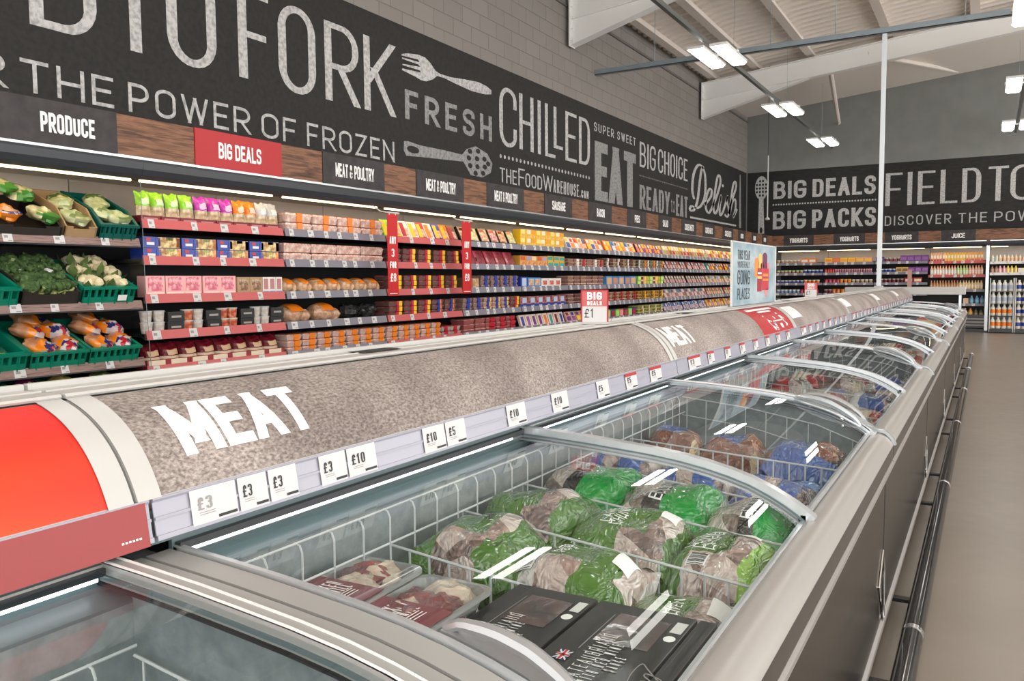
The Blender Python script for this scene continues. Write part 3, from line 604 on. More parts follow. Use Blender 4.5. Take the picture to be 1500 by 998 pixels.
def k_bottle(r, h, body, cap, label, square=False):
    def go():
        mb = MB(); mb.lathe([(r*.92,0),(r,.01),(r,h*.22),(r*1.01,h*.221),(r*1.01,h*.56),(r,h*.561),(r*.98,h*.66),(r*.42,h*.86),(r*.40,h*.88)], (-r,0,0), 12, mis=[0,0,2,2,2,0,0,0])
        mb.lathe([(r*.46,h*.88),(r*.46,h)], (-r,0,0), 10, 1); return mb.mesh('bottle', [body, cap, label], True)
    return km(('bottle',r,h,body.name,cap.name,label.name), go)
def k_chicken(w, d, h, skin, label, seed=0):
    def go():
        mb = MB().box(-d, 0, -w/2, w/2, 0, .02, 2)
        mb.blob((-d/2, -w*.08, h*.52), (d*.46, w*.40, h*.50), .10, 2.2, seed, 12, 8, 0, .012); mb.blob((-d*.3, w*.30, h*.40), (d*.22, w*.18, h*.36), .1, 2, seed+2, 8, 6, 0, .012)
        n = 5; vs = []
        for b in range(n+1):
            for a in range(n+1):
                u, v = -.80+.64*a/n*2, b/n; an = math.radians(15+85*v); vs.append((-d/2+d*.50*math.cos(an)*(1-.3*u*u), -w*.02+u*w*.30, h*.52+h*.54*math.sin(an)*(1-.25*u*u)))
        mb.add(vs, [(b*(n+1)+a,b*(n+1)+a+1,(b+1)*(n+1)+a+1,(b+1)*(n+1)+a) for b in range(n) for a in range(n)], 1)
        return mb.mesh('chicken_pack', [skin, label, P((.5,.5,.5),.3)], True)
    return km(('chk',w,d,h,skin.name,label.name,seed), go)
def k_lump(w, d, h, m, seed=0):
    def go(): return MB().blob((-d/2,0,h*.48),(d/2,w/2,h*.52),.16,2.4,seed,14,9,0,0).mesh('bag', [m], True)
    return km(('lump',w,d,h,m.name,seed), go)
SH = ['top','second','middle','fourth','bottom']
def where(side, i, s):
    if side == 'L': return '%s shelf, %s bay' % (SH[s], SIGN[i])
    if i > 3: return '%s milk chiller shelf' % SH[s]
    return '%s shelf, %s bay' % (SH[s], BN[i])
def row(side, i, s, y, items, z, x=-.075):
    """items: (mesh, name, words, category, count, pitch, stack, stack height, extra rotation)"""
    for it in items:
        me, name, words, cat, n, pitch = it[:6]; st = it[6] if len(it) > 6 else 1; sh = it[7] if len(it) > 7 else 0; rz = it[8] if len(it) > 8 else 0.
        mes = me if isinstance(me,(list,tuple)) else [me]; wh = where(side, i, s)
        for j in range(n):
            yy = y+pitch*(j+.5)
            for k in range(st):
                if st == 1: lab = '%s %s from left, %s' % (ordn(j), words, wh) if n > 1 else '%s, %s' % (words, wh)
                else:
                    pos = ['bottom','top'][k] if st == 2 else ['bottom','middle','top'][k]
                    lab = '%s %s of %s stack, %s' % (pos, words, ordn(j), wh) if n > 1 else '%s %s, %s' % (pos, words, wh)
                put(side, i, mes[j % len(mes)], name, x-rnd.random()*.012, yy+rnd.uniform(-.004,.004), z-.0235+k*sh, lab, cat, words+' on the '+wh, rz+rnd.uniform(-.02,.02))
        y += pitch*n
    return y
# ------------------------------------------------------------------ goods on the wall chillers
r_ = random.Random(11)
# bay 0
def L(i, s, items, y=.05): row('L', i, s, y, items, ZL[s])
def sal(top, nm): return [k_bag(.118,.09,.20,((.42,MIXV()),(1.1,P(top,.25))),(.22,.78,.50,.74,P(tuple(min(1,c*.5+.45) for c in top),.4)),q) for q in range(2)]
mt = k_box(.165,.12,.05,P(MAR,.5),((.15,.85,.3,.7,P((.45,.2,.2),.5)),))
row('L',0,0,.02,[(mt,'display_tray','maroon card tray of salad packs','tray',8,.172)],ZL[0],-.070)
def saly(y, it): row('L',0,0,y,[it],ZL[0]+.035,-.085)
saly(.02,(sal(GRN,''),'salad_pack','green salad pack','salad pack',4,.128)); saly(.545,(sal(MAG,''),'salad_pack','magenta salad pack','salad pack',3,.128)); saly(.935,(sal(ORG,''),'salad_pack','orange salad pack','salad pack',2,.123)); saly(1.18,(sal(SIL,''),'salad_pack','silver salad pack','salad pack',2,.118))
bp = k_box(.325,.16,.082,P(BLU,.3),((.40,1,.02,.98,P((.36,.17,.03),.3,(.80,.62,.28))),(.34,.46,.12,.88,P(BLU,.3)),(.62,.80,.70,.98,P((.25,.38,.05),.3)),(.08,.2,.6,.9,P(REDC,.3)),(.1,.3,.25,.5,P(WHT,.3)),(.90,1,.05,.95,P(ORG,.3))))
L(0,1,[(bp,'sausage_roll_pack','blue and gold pastry pack','pastry pack',4,.338,2,.085)],.03)
pk = k_box(.165,.10,.16,P(PNK,.4),((.12,.88,.3,.95,P((.66,.12,.20),.4,(.9,.5,.5))),(.05,.95,.05,.22,P((.9,.66,.6),.4))))
kr = k_box(.135,.10,.15,P(KRA,.5),((.15,.85,.25,.9,P(BRN,.5,(.6,.42,.28))),)); wb = k_box(.075,.10,.15,P(WHT,.4),((.2,.8,.3,.9,P((.5,.2,.2),.4)),(.1,.9,.02,.2,P(SKY,.4))))
L(0,2,[(pk,'pink_carton','pink carton','carton',5,.172),(kr,'kraft_carton','brown kraft carton','carton',2,.142),(wb,'striped_carton','white striped carton','carton',3,.076)],.04)
tb = k_pot(.047,.085,P((.55,.50,.45),.2,(.75,.7,.65)),P((.6,.6,.6),.2)); tr = k_pot(.047,.085,P((.50,.08,.05),.3,(.8,.4,.2)),P((.6,.58,.55),.2)); bl = k_box(.145,.12,.078,P(BLK,.35),((.2,.8,.4,.6,P((.35,.33,.3),.4)),))
L(0,3,[(tb,'dip_tub','clear lidded dip tub','tub',2,.102,2,.086),(bl,'black_carton','black carton beside dip tubs','carton',1,.152,2,.08),(tr,'red_dip_tub','red dip tub','tub',1,.102,2,.086),(tb,'dip_tub','grey dip tub beside red one','tub',1,.102,2,.086),(bl,'black_carton','second black carton','carton',1,.152,2,.08),(tr,'red_dip_tub','scarlet dip tub','tub',2,.1,2,.086),(bl,'black_carton','third black carton','carton',1,.152,2,.08),(tb,'dip_tub','pale dip tub','tub',2,.1,2,.086),(bl,'black_carton','rightmost black carton','carton',1,.12,2,.08)],.02)
pie = k_bag(.165,.12,.155,((.36,P((.75,.62,.44),.4)),(1.1,P(MAR,.22,(.12,.006,.012)))),(.20,.80,.40,.66,P((.62,.40,.22),.4)))
mb_ = k_box(.20,.14,.062,P((.30,.03,.04),.5),((.08,.80,.05,.95,P((.78,.68,.52),.5)),))
row('L',0,4,.02,[(mb_,'display_tray','maroon and cream display tray','tray',7,.199)],ZL[4],-.070); row('L',0,4,.02,[(pie,'joint_pack','maroon wrapped pack with cream label','meat pack',8,.172)],ZL[4]+.03,-.09)
# bay 1
FLM = P((.62,.36,.29),.12,(.84,.66,.58)); tchk = k_tray(.33,.22,.085,MEATP(),((.42,.62,P(ORG,.3)),),FLM); tpl = k_tray(.345,.22,.085,MEATP(),(),FLM)
L(1,0,[(tchk,'chicken_tray','chicken tray with orange band','meat tray',4,.342,2,.088)])
L(1,1,[(tpl,'mince_tray','clear tray of pale pink meat','meat tray',4,.348,2,.088)],.02)
ck = [k_chicken(.185,.26,.135,P((.60,.33,.17),.25,(.80,.54,.34)),P(ORG,.3),q) for q in range(3)]
L(1,2,[(ck,'whole_chicken','wrapped whole chicken with orange label','chicken',7,.196)],.03)
ck2 = [k_chicken(.37,.30,.17,P((.46,.24,.14),.25,(.68,.44,.29)),P(ORG,.3),q+7) for q in range(2)]; bb = [k_lump(.26,.26,.16,P(BLK,.15,(.05,.05,.05)),q) for q in range(3)]
L(1,3,[(ck2,'large_whole_chicken','large whole chicken with orange label','chicken',2,.40),(bb,'black_joint_bag','shiny black bagged joint','meat bag',2,.27)],.02)
torg = k_tray(.185,.22,.056,MEATP(),((.48,.82,P(ORG,.3)),),P((.62,.45,.40),.2))
L(1,4,[(torg,'chicken_portion_tray','small chicken tray with orange band','meat tray',7,.20,3,.058)],.02)
# bay 2
cols = [(GRN,YEL),(YEL,ORG),(WHT,REDC),(WHT,YEL),(REDC,YEL),(WHT,ORG),(BLU,YEL),(ORG,YEL),(BRN,REDC)]
ln = [k_lean(.145,.20,.03,P(a,.35),((.1,.55,.1,.9,P(b,.35)),(.55,.92,.15,.6,P((.6,.25,.15),.35,(.8,.6,.4))))) for a,b in cols]
L(2,0,[(ln,'sliced_meat_pack','bright leaning card pack','meat pack',9,.152)],.02)
tb1 = k_tray(.235,.2,.055,MEATR(),((.50,.68,P((.5,.02,.05),.3)),(.68,.90,P(YEL,.3))),P((.18,.10,.09),.25))
tb2 = k_tray(.235,.2,.055,MEATR(),((.46,.64,P(BLU,.3)),(.64,.76,P(ORG,.3))),P((.18,.10,.09),.25)); tb3 = k_tray(.21,.2,.055,MEATB(),((.42,.72,P(BLU,.3)),),P((.30,.2,.18),.25)); tbg = k_tray(.2,.2,.055,MEATR(),((.3,.5,P(DGRN,.3)),(.5,.65,P(ORG,.3))),P((.18,.10,.09),.25))
L(2,1,[(tbg,'beef_tray','dark beef tray with green band','meat tray',1,.21,3,.057),(tb1,'beef_tray','beef tray with red and yellow band','meat tray',4,.285,3,.057)],.08)
L(2,2,[(tb1,'beef_tray','beef tray with yellow band','meat tray',5,.262,3,.057)],.06)
L(2,3,[(tb1,'beef_tray','beef tray with yellow band','meat tray',3,.255,3,.057),(tb2,'burger_tray','burger tray with blue and orange band','meat tray',2,.255,3,.057)],.06)
L(2,4,[(torg,'chicken_portion_tray','small chicken tray with orange band','meat tray',5,.20,3,.058),(k_tray(.2,.2,.06,MEATR(),((.3,.6,P(REDC,.3)),)),'mince_pack','dark red mince pack','meat tray',2,.2,2,.062)],.02)
# bay 3
bt = [k_lean(.20,.20,.035,P(BLK,.3),((.08,.9,.12,.9,P(c,.3,d)),(.2,.6,.72,.92,P((.6,.1,.08),.3)))) for c,d in (((.45,.14,.08),(.75,.55,.3)),((.5,.4,.15),(.75,.7,.4)),((.55,.2,.1),(.8,.6,.4)),((.4,.1,.1),(.8,.5,.45)))]
L(3,0,[(bt,'ready_meal_pack','black leaning pack with food picture','meal pack',6,.228)],.02)
rt = k_lean(.23,.19,.04,P(MAR,.3,(.30,.05,.06)),((.05,.3,.05,.95,P((.5,.08,.12),.3)),(.08,.26,.2,.5,P((.8,.5,.5),.3))))
L(3,1,[(rt,'steak_pack','dark red leaning steak pack','meat pack',5,.245)],.1)
bx = k_box(.30,.2,.14,P((.22,.13,.06),.4),((.08,.35,.2,.8,P((.5,.36,.18),.4)),(.5,.95,.1,.9,P((.4,.2,.08),.4,(.7,.5,.3)))))
L(3,2,[(bx,'roast_carton','brown carton with roast picture','carton',1,.36),(tb3,'burger_tray','meat tray with blue band','meat tray',4,.24,3,.057)],.08)
tby = k_tray(.21,.2,.055,MEATP(),((.40,.62,P(BLU,.3)),(.62,.75,P(YEL,.3))),P((.45,.3,.25),.25))
L(3,3,[(tb3,'burger_tray','meat tray with blue band','meat tray',2,.24,3,.057),(tby,'sausage_tray','sausage tray with blue and yellow band','meat tray',3,.22,3,.057),(tb1,'beef_tray','beef tray with yellow band','meat tray',1,.25,3,.057)],.03)
tm = k_tray(.235,.2,.058,P((.42,.12,.10),.3,(.62,.30,.24)),(),P((.35,.1,.1),.25)); tmr = k_tray(.235,.2,.058,P((.42,.12,.10),.3,(.62,.30,.24)),((.4,.85,P(REDC,.3)),),P((.35,.1,.1),.25))
L(3,4,[(tm,'mince_tray','plain red mince tray','meat tray',2,.255,3,.06),(tmr,'mince_tray','mince tray with red band','meat tray',3,.255,3,.06)],.05)
# bay 4
yb = [k_box(.135,.12,.115,P(YEL,.35),((.1,.9,.5,.98,P(c,.35)),(.2,.8,.08,.42,P((.75,.35,.12),.35,(.9,.6,.3))))) for c in ((.95,.75,.25),(.9,.8,.6),(.85,.35,.05))]
L(4,0,[(yb,'sausage_carton','yellow carton','carton',9,.145,2,.117)],.04)
ob = [k_box(.15,.12,.15,P((.72,.34,.05),.35),((.1,.9,.6,.95,P(c,.35)),(.15,.85,.1,.5,P((.6,.2,.08),.35,(.85,.5,.3))))) for c in ((.6,.1,.05),(.4,.3,.5),(.75,.6,.4))]
L(4,1,[(ob,'sausage_carton','orange carton','carton',5,.158),(k_box(.17,.12,.08,P(GLD,.4),((.1,.9,.3,.8,P(TEAL,.4)),)),'gold_carton','gold and teal carton','carton',3,.185,2,.082)],.02)
sb = k_tray(.20,.18,.13,MEATP(),((.05,.95,P(BLU,.3)),(.3,.7,P((.5,.7,.8),.3)))); wr = k_box(.205,.16,.13,P(WHT,.35),((.2,.8,.3,.75,P((.6,.08,.06),.35,(.8,.3,.2))),(0,1,0,.12,P(ORG,.35)))); tl = k_box(.185,.15,.14,P(SKY,.35),((.15,.85,.25,.85,P((.6,.3,.15),.35,(.85,.6,.4))),))
L(4,2,[(k_box(.19,.15,.15,P(BLU,.3),((.2,.8,.2,.9,P((.5,.6,.75),.3)),)),'blue_carton','navy blue carton','carton',1,.2),(tl,'teal_carton','sky blue carton','carton',2,.195),(wr,'white_carton','white carton with red picture','carton',3,.212)],.03)
bs = k_box(.225,.16,.155,P(MAR,.4,(.5,.25,.2)),((0,1,0,.36,P(BLU,.35)),(.25,.75,.45,.9,P((.45,.55,.75),.35)),(.3,.7,.12,.24,P(WHT,.35))))
L(4,3,[(bs,'bacon_pack','bacon pack in blue shelf tray','bacon pack',6,.23)],.02)
pt_ = [k_lean(.15,.17,.03,P((.75,.55,.46),.3,(.85,.68,.6)),((.3,.75,.1,.85,P(c,.3)),),18) for c in (BLU,(.3,.08,.4),PUR,PUR,ORG,TEAL,MAR,BLU)]
L(4,4,[(pt_,'bacon_pack','pale pink pack with coloured label','bacon pack',8,.168)],.03)
# bays further along: rows given by palettes
def lean_row(i, s, pal, n, words, name, cat, h=.19): 
    ms = [k_lean(1.32/n*.94,h,.03,P(a,.35),((.1,.9,.12,.55,P(b,.35)),(.15,.7,.62,.92,P(c,.35)))) for a,b,c in pal]
    L(i,s,[(ms,name,words,cat,n,1.34/n)],.04)
def stack_row(i, s, pal, n, words, name, cat, h=.055, st=3):
    ms = [k_tray(1.30/n*.93,.2,h,P(a,.3,b),((.35,.7,P(c,.3)),) if c else (),P(tuple(.6*q for q in a),.3)) for a,b,c in pal]
    L(i,s,[(ms,name,words,cat,n,1.34/n,st,h+.002)],.04)
def box_row(i, s, pal, n, words, name, cat, h=.15, st=1):
    ms = [k_box(1.30/n*.95,.15,h,P(a,.35),((.12,.88,.2,.85,P(b,.35)),)) for a,b in pal]
    L(i,s,[(ms,name,words,cat,n,1.34/n,st,h+.002)],.04)
PB=((.55,.30,.22),(.75,.52,.42)); DB=((.22,.08,.06),(.45,.22,.18))
lean_row(5,0,[(WHT,BLU,YEL),(WHT,ORG,REDC),(ORG,WHT,REDC),(WHT,(.8,.3,.2),ORG),(BLK,(.8,.4,.2),BLU),(ORG,YEL,WHT)],9,'white and orange leaning pack','bacon_pack','bacon pack')
stack_row(5,1,[(*PB,None),(*PB,(.85,.8,.72)),((.6,.4,.3),(.8,.65,.55),REDC)],6,'pale bacon pack','bacon_pack','bacon pack',.045,4 if 0 else 3)
stack_row(5,2,[(*PB,None),((.45,.22,.18),(.65,.42,.36),None)],6,'brown pink gammon pack','gammon_pack','meat tray')
stack_row(5,3,[((.42,.2,.17),(.62,.4,.35),None),(*DB,None)],6,'dark pink gammon pack','gammon_pack','meat tray')
lean_row(5,4,[(PNK,PUR,MAR),((.7,.45,.35),(.3,.08,.3),BLU),(KRA,YEL,PUR)],8,'pink and purple leaning pack','gammon_steak_pack','meat pack',.165)
lean_row(6,0,[(ORG,YEL,WHT),(GLD,ORG,YEL),(SKY,WHT,BLU),(WHT,ORG,(.1,.05,.05))],9,'golden leaning pack','pie_pack','pie pack')
stack_row(6,1,[((.35,.2,.12),(.6,.42,.28),WHT),(*DB,None),((.5,.34,.2),(.75,.6,.42),None)],9,'brown pie pack','pie_pack','pie pack')
box_row(6,2,[(SKY,(.75,.4,.2)),((.03,.22,.55),(.6,.25,.15))],5,'bright blue carton','pie_carton','carton',.16)
stack_row(6,3,[((.40,.16,.12),(.62,.38,.26),REDC),((.55,.34,.2),(.8,.6,.4),None)],9,'red brown pie tray','pie_tray','pie pack')
box_row(6,4,[(GRN,(.5,.7,.3)),(BLU,REDC),((.15,.5,.02),(.4,.75,.2)),((.75,.12,.16),(.9,.35,.35)),(MAR,(.4,.08,.1))],7,'bright carton','quiche_carton','carton',.14)
lean_row(7,0,[(PUR,ORG,YEL),(PUR,(.8,.4,.1),WHT),(ORG,PUR,YEL)],9,'purple and orange leaning pack','salad_tub_pack','salad pack')
stack_row(7,1,[((.2,.16,.1),(.5,.42,.3),WHT),((.45,.3,.12),(.7,.55,.3),(.1,.2,.2)),((.6,.3,.1),(.8,.5,.2),ORG)],9,'mixed deli tub','deli_tub','tub')
box_row(7,2,[((.35,.65,.05),(.6,.8,.3)),(CRM,MAR),(YEL,(.85,.6,.2)),(OLV,(.5,.5,.1))],9,'green and yellow carton','dip_carton','carton',.08,2)
stack_row(7,3,[((.65,.28,.05),(.85,.45,.15),None),((.7,.45,.05),(.9,.65,.2),(.1,.1,.05)),((.6,.2,.05),(.85,.4,.1),YEL)],9,'orange deli pot','deli_tub','tub')
stack_row(7,4,[((.50,.46,.12),(.7,.66,.3),None),(OLV,(.6,.56,.2),CRM)],8,'olive green tray','olive_tray','tray')
PALS = [
 ([(CRM,OLV,WHT),((.7,.5,.3),(.5,.2,.12),WHT),(GLD,BRN,YEL),((.85,.6,.45),REDC,WHT)],'cream leaning pack'),
 ([((.18,.05,.05),(.6,.3,.25),WHT),((.3,.12,.1),(.75,.5,.45),(.6,.1,.1)),(BLK,(.7,.45,.4),WHT)],'dark leaning ham pack'),
 ([((.2,.07,.06),(.65,.4,.35),WHT),(BLK,(.65,.35,.3),(.7,.6,.5))],'dark leaning beef pack'),
 ([((.55,.35,.28),(.75,.55,.5),BLU),((.7,.5,.42),(.4,.15,.15),WHT),((.3,.2,.25),(.7,.45,.4),TEAL)],'pink leaning ham pack'),
 ([(BLU,(.6,.45,.5),WHT),((.1,.08,.2),(.65,.5,.5),SKY),(WHT,(.5,.3,.35),BLU)],'blue leaning ham pack')]
PAL2 = [
 ([(ORG,WHT,REDC),(WHT,(.7,.2,.1),YEL),(GRN,ORG,YEL),(CRM,REDC,WHT)],'orange and white leaning pack'),
 ([(ORG,(.3,.1,.05),WHT),(TEAL,WHT,REDC),(DGRN,ORG,WHT),(REDC,YEL,WHT)],'mixed colour leaning pack'),
 ([(WHT,(.55,.3,.3),SKY),((.6,.35,.2),(.8,.55,.3),WHT),(KRA,(.75,.5,.3),DGRN)],'pale leaning pack'),
 ([((.3,.14,.1),(.7,.45,.35),ORG),(BRN,(.75,.5,.3),WHT)],'brown leaning pack'),
 ([((.6,.3,.1),(.85,.5,.2),YEL),((.3,.12,.1),(.7,.4,.3),WHT),(ORG,(.9,.6,.3),BRN)],'orange brown leaning pack')]
for i in range(8, NB):
    for s in range(5):
        pal, words = (PALS if i < 10 else PAL2)[s]
        pal = pal[:] ; r_.shuffle(pal); lean_row(i, s, pal, 8 if i < 11 else 7, words, 'chilled_pack', 'chilled pack', .18 if s else .2)
# back wall
def B(i, s, items, y=.04, zz=None): row('B', i, s, y, items, (zz or (ZJ if i == 3 else ZB))[s])
pc = k_pot(.048,.11,P((.72,.66,.55),.3),P((.8,.78,.7),.3),P(KRA,.4)); pg = k_pot(.048,.10,P(WHT,.3),P(GRN,.35),P((.35,.2,.12),.3)); pb = k_pot(.048,.11,P((.45,.6,.75),.3),P(WHT,.3),P(BLU,.3)); pn = k_pot(.05,.10,P(WHT,.3),P((.55,.6,.62),.3),P(BLU,.3)); pw = k_pot(.052,.12,P((.72,.72,.7),.3),P(WHT,.3),P((.2,.3,.5),.3)); pr = k_pot(.03,.13,P(REDC,.3),P(REDC,.3),P((.7,.1,.05),.3)); ps = k_pot(.028,.13,P((.66,.5,.5),.3),P(MAR,.3),P((.45,.15,.2),.3)); po = k_pot(.05,.13,P((.75,.20,.02),.3),P(ORG,.3),P((.8,.3,.1),.3)); pd = k_pot(.045,.12,P((.06,.05,.08),.3),P((.7,.6,.5),.3),P(MAR,.3)); pm = k_pot(.045,.12,P((.4,.03,.08),.3),P(REDC,.3),P((.6,.1,.15),.3))
cb = lambda c,d,w=.2,h=.15: k_box(w,.14,h,P(c,.35),((.1,.9,.3,.75,P(d,.35)),))
B(0,0,[(pc,'yoghurt_pot','cream yoghurt pot','pot',6,.112),(cb(ORG,WHT),'yoghurt_multipack','orange and white multipack','multipack',2,.21)])
B(0,1,[(pg,'yoghurt_pot','green lidded yoghurt pot','pot',7,.106),(pb,'yoghurt_pot','blue yoghurt pot','pot',5,.106)])
B(0,2,[(pn,'yoghurt_pot','white pot with navy label','pot',7,.108),(k_pot(.048,.11,P(CRM,.3),P(WHT,.3),P(ORG,.3)),'yoghurt_pot','white lidded orange pot','pot',4,.108)])
B(0,3,[(pw,'yoghurt_pot','tall white pot','pot',6,.11),(pm,'yoghurt_pot','dark red pot','pot',5,.1)])
B(0,4,[(pb,'yoghurt_pot','blue pot','pot',11,.112)])
B(1,0,[(cb(YEL,ORG,.19),'yoghurt_multipack','yellow multipack','multipack',1,.2),(cb((.75,.15,.1),ORG,.19),'yoghurt_multipack','red multipack','multipack',1,.2),(cb(YEL,(.9,.35,.05),.19),'yoghurt_multipack','yellow and red multipack','multipack',2,.2),(cb((.85,.35,.2),YEL,.2),'yoghurt_multipack','coral multipack','multipack',2,.21)])
B(1,1,[(pr,'yoghurt_drink','red yoghurt drink','bottle',4,.066),(ps,'yoghurt_drink','slim pink yoghurt drink','bottle',16,.06)])
B(1,2,[(pm,'yoghurt_pot','dark red pot','pot',4,.1),(k_pot(.045,.12,P((.75,.35,.08),.3),P(YEL,.3),P(ORG,.3)),'yoghurt_pot','orange yellow pot','pot',3,.1),(pc,'yoghurt_pot','pale cream pot','pot',5,.11)])
B(1,3,[(pd,'yoghurt_pot','black pot','pot',2,.1),(po,'yoghurt_pot','orange pot','pot',9,.112)])
B(1,4,[(po,'yoghurt_pot','bright orange pot','pot',11,.112)])
B(2,0,[(cb(BLU,(.75,.1,.1),.19),'yoghurt_multipack','blue multipack','multipack',1,.2),(pd,'yoghurt_pot','dark pot','pot',4,.1),(cb(PUR,(.25,.08,.3),.16,.18),'dessert_carton','purple dessert carton','carton',4,.168)])
B(2,1,[(pb,'yoghurt_pot','pale blue pot','pot',5,.1),(cb(GLD,BRN,.14),'dessert_carton','gold dessert carton','carton',2,.15),(cb(PUR,(.3,.1,.35),.15),'dessert_carton','purple dessert carton','carton',3,.158)])
B(2,2,[(pd,'yoghurt_pot','dark pot','pot',7,.1),(cb((.4,.02,.03),CRM,.2,.15),'dessert_carton','deep red dessert carton','carton',2,.22)])
B(2,3,[(pn,'yoghurt_pot','white pot with navy label','pot',11,.112)]); 
jo = lambda c,d: k_box(.062,.07,.24,P(c,.35),((.1,.9,.05,.3,P(d,.35)),(.15,.85,.42,.7,P((.9,.82,.65),.35)),(.3,.7,.85,.99,P(ORG,.35))))
B(3,0,[(jo((.90,.48,.25),REDC),'juice_carton','orange and pink juice carton','juice carton',5,.067),(jo(YEL,(.85,.4,.05)),'juice_carton','yellow juice carton','juice carton',7,.067),(jo((.88,.42,.05),(.7,.1,.08)),'juice_carton','amber juice carton','juice carton',6,.067)],.05)
bo = k_bottle(.036,.26,P((.85,.55,.38),.25),P(ORG,.3),P((.75,.75,.72),.3)); bg = k_bottle(.036,.26,P((.50,.62,.25),.25),P(YEL,.3),P((.6,.72,.45),.3)); bo2 = k_bottle(.036,.26,P((.82,.45,.30),.25),P((.7,.3,.1),.3),P((.8,.6,.5),.3)); bbn = k_bottle(.036,.25,P((.45,.20,.08),.25),P((.55,.22,.08),.3),P((.55,.3,.15),.3)); bcr = k_bottle(.036,.25,P((.75,.55,.30),.25),P((.6,.35,.1),.3),P((.8,.65,.45),.3))
B(3,1,[(bo,'juice_bottle','pale orange juice bottle','juice bottle',9,.067),(bg,'juice_bottle','green juice bottle','juice bottle',4,.067),(bo2,'juice_bottle','pink orange juice bottle','juice bottle',5,.067)],.05)
B(3,2,[(bbn,'juice_bottle','brown juice bottle','juice bottle',10,.067),(bcr,'juice_bottle','straw coloured juice bottle','juice bottle',8,.067)],.05)
B(3,3,[(k_box(.12,.1,.15,P((.75,.5,.35),.4)),'juice_pack','small tan juice pack','juice carton',1,.14),(k_bottle(.05,.22,P((.16,.35,.50),.25),P(SKY,.3),P((.2,.45,.6),.3)),'water_bottle','blue capped bottle','bottle',3,.115)],.82)
B(3,4,[(k_bottle(.05,.25,P((.80,.36,.05),.25),P((.85,.12,.05),.3),P((.85,.5,.15),.3)),'juice_bottle','large orange juice bottle','juice bottle',2,.12),(k_bottle(.045,.24,P((.12,.14,.12),.25),P(BLK,.3),P((.4,.28,.12),.3)),'cordial_bottle','dark bottle','bottle',2,.12)],.82)
ZM = (1.80,1.52); mk = lambda b,c,l: k_bottle(.04,.19,P(b,.3),P(c,.3),P(l,.35))
row('B',4,0,.02,[(mk((.75,.66,.5),WHT,(.5,.62,.55)),'milkshake_bottle','pale milkshake bottle','bottle',2,.085),(mk((.80,.62,.42),WHT,(.8,.5,.3)),'milkshake_bottle','peach milkshake bottle','bottle',6,.085),(k_box(.2,.12,.13,P(PNK,.35)),'pink_carton','pink milk carton','carton',2,.21)],ZM[0])
row('B',4,1,.02,[(mk((.35,.2,.12),BRN,(.5,.3,.2)),'milkshake_bottle','brown milkshake bottle','bottle',2,.085),(mk((.85,.4,.42),PNK,(.9,.55,.55)),'milkshake_bottle','pink milkshake bottle','bottle',2,.085),(mk((.9,.66,.15),YEL,(.9,.7,.3)),'milkshake_bottle','yellow milkshake bottle','bottle',3,.085),(k_box(.2,.12,.13,P((.8,.72,.62),.35)),'cream_carton','cream milk carton','carton',3,.21)],ZM[1])
# milk cages
for q,(x0,cap,band,words) in enumerate(((.07,(.55,.62,.40),None,'left milk cage'),(.62,(.75,.68,.3),BLU,'right milk cage'))):
    c = thing('milk_cage', ['wheeled cage of milk bottles next to the steel post','wheeled cage of milk at the right edge of the back wall'][q], 'cage', (x0+.25, 24.1, 0), 'milk cages')
    for z in (.13,.45,.755,1.06): MB().box(x0, x0+.50, 23.92, 24.38, z-.03, z-.015).build('tier', 'darkgrey', c)
    MB().box(x0-.01, x0+.51, 23.90, 24.40, .02, .10).build('base', 'darkgrey', c)
    for sx in (x0-.005, x0+.505):
        for sy in (23.91, 24.39): MB().tube([(sx,sy,.02),(sx,sy,1.38)], .012, 6).build('post', 'whiteplastic', c)
    for tier in range(4):
        lab = [(.72,.70,.62),ORG] if tier < 2 else [(.70,.72,.66),(.45,.5,.62)]
        if band: lab = [(.74,.71,.55),BLU]
        me = k_bottle(.056,.285,P((.72,.71,.64) if not band else (.74,.70,.55),.3),P(WHT if tier < 2 or band else (.6,.7,.45),.3),P(lab[1] if tier < 2 or band else lab[1],.35))
        for j in range(4):
            place('milk_bottle', me, (x0+.065+j*.123, 23.95, .116+(0,.32,.625,.93)[tier]), (0,0,-math.pi/2), '%s milk bottle from left, %s tier, %s' % (ORD[j], ('bottom','second','third','top')[tier], words), 'milk bottle', 'milk bottles in the '+words)
# ------------------------------------------------------------------ the run of island freezers
ML, M0 = 2.53, .815
LID = [(-1.155,.976),(-1.05,.972),(-.95,.967),(-.85,.960),(-.76,.953),(-.68,.944),(-.61,.932),(-.55,.918),(-.50,.903),(-.455,.884),(-.415,.863),(-.385,.844),(-.362,.827)]
def arc_pts(n=14):                     # curved front of the header, top edge to bottom edge
    a, b = Vector((-1.312,1.229)), Vector((-1.136,1.079)); c = (a+b)/2; d = b-a; nrm = Vector((-d.y, d.x)).normalized()
    if nrm.x < 0: nrm = -nrm
    return [(a+d*t+nrm*.030*4*t*(1-t)) for t in [i/n for i in range(n+1)]]
HARC = arc_pts()
HLEN = sum((HARC[i+1]-HARC[i]).length for i in range(len(HARC)-1))
def on_header(y, v, off=.0015):        # v in 0..1 from the bottom edge to the top edge
    t = (1-v)*(len(HARC)-1); i = min(int(max(t,0)), len(HARC)-2); f = t-i; p = HARC[i]*(1-f)+HARC[i+1]*f; d = (HARC[i+1]-HARC[i]).normalized()
    return (p.x - d.y*off, y, p.y + d.x*off)
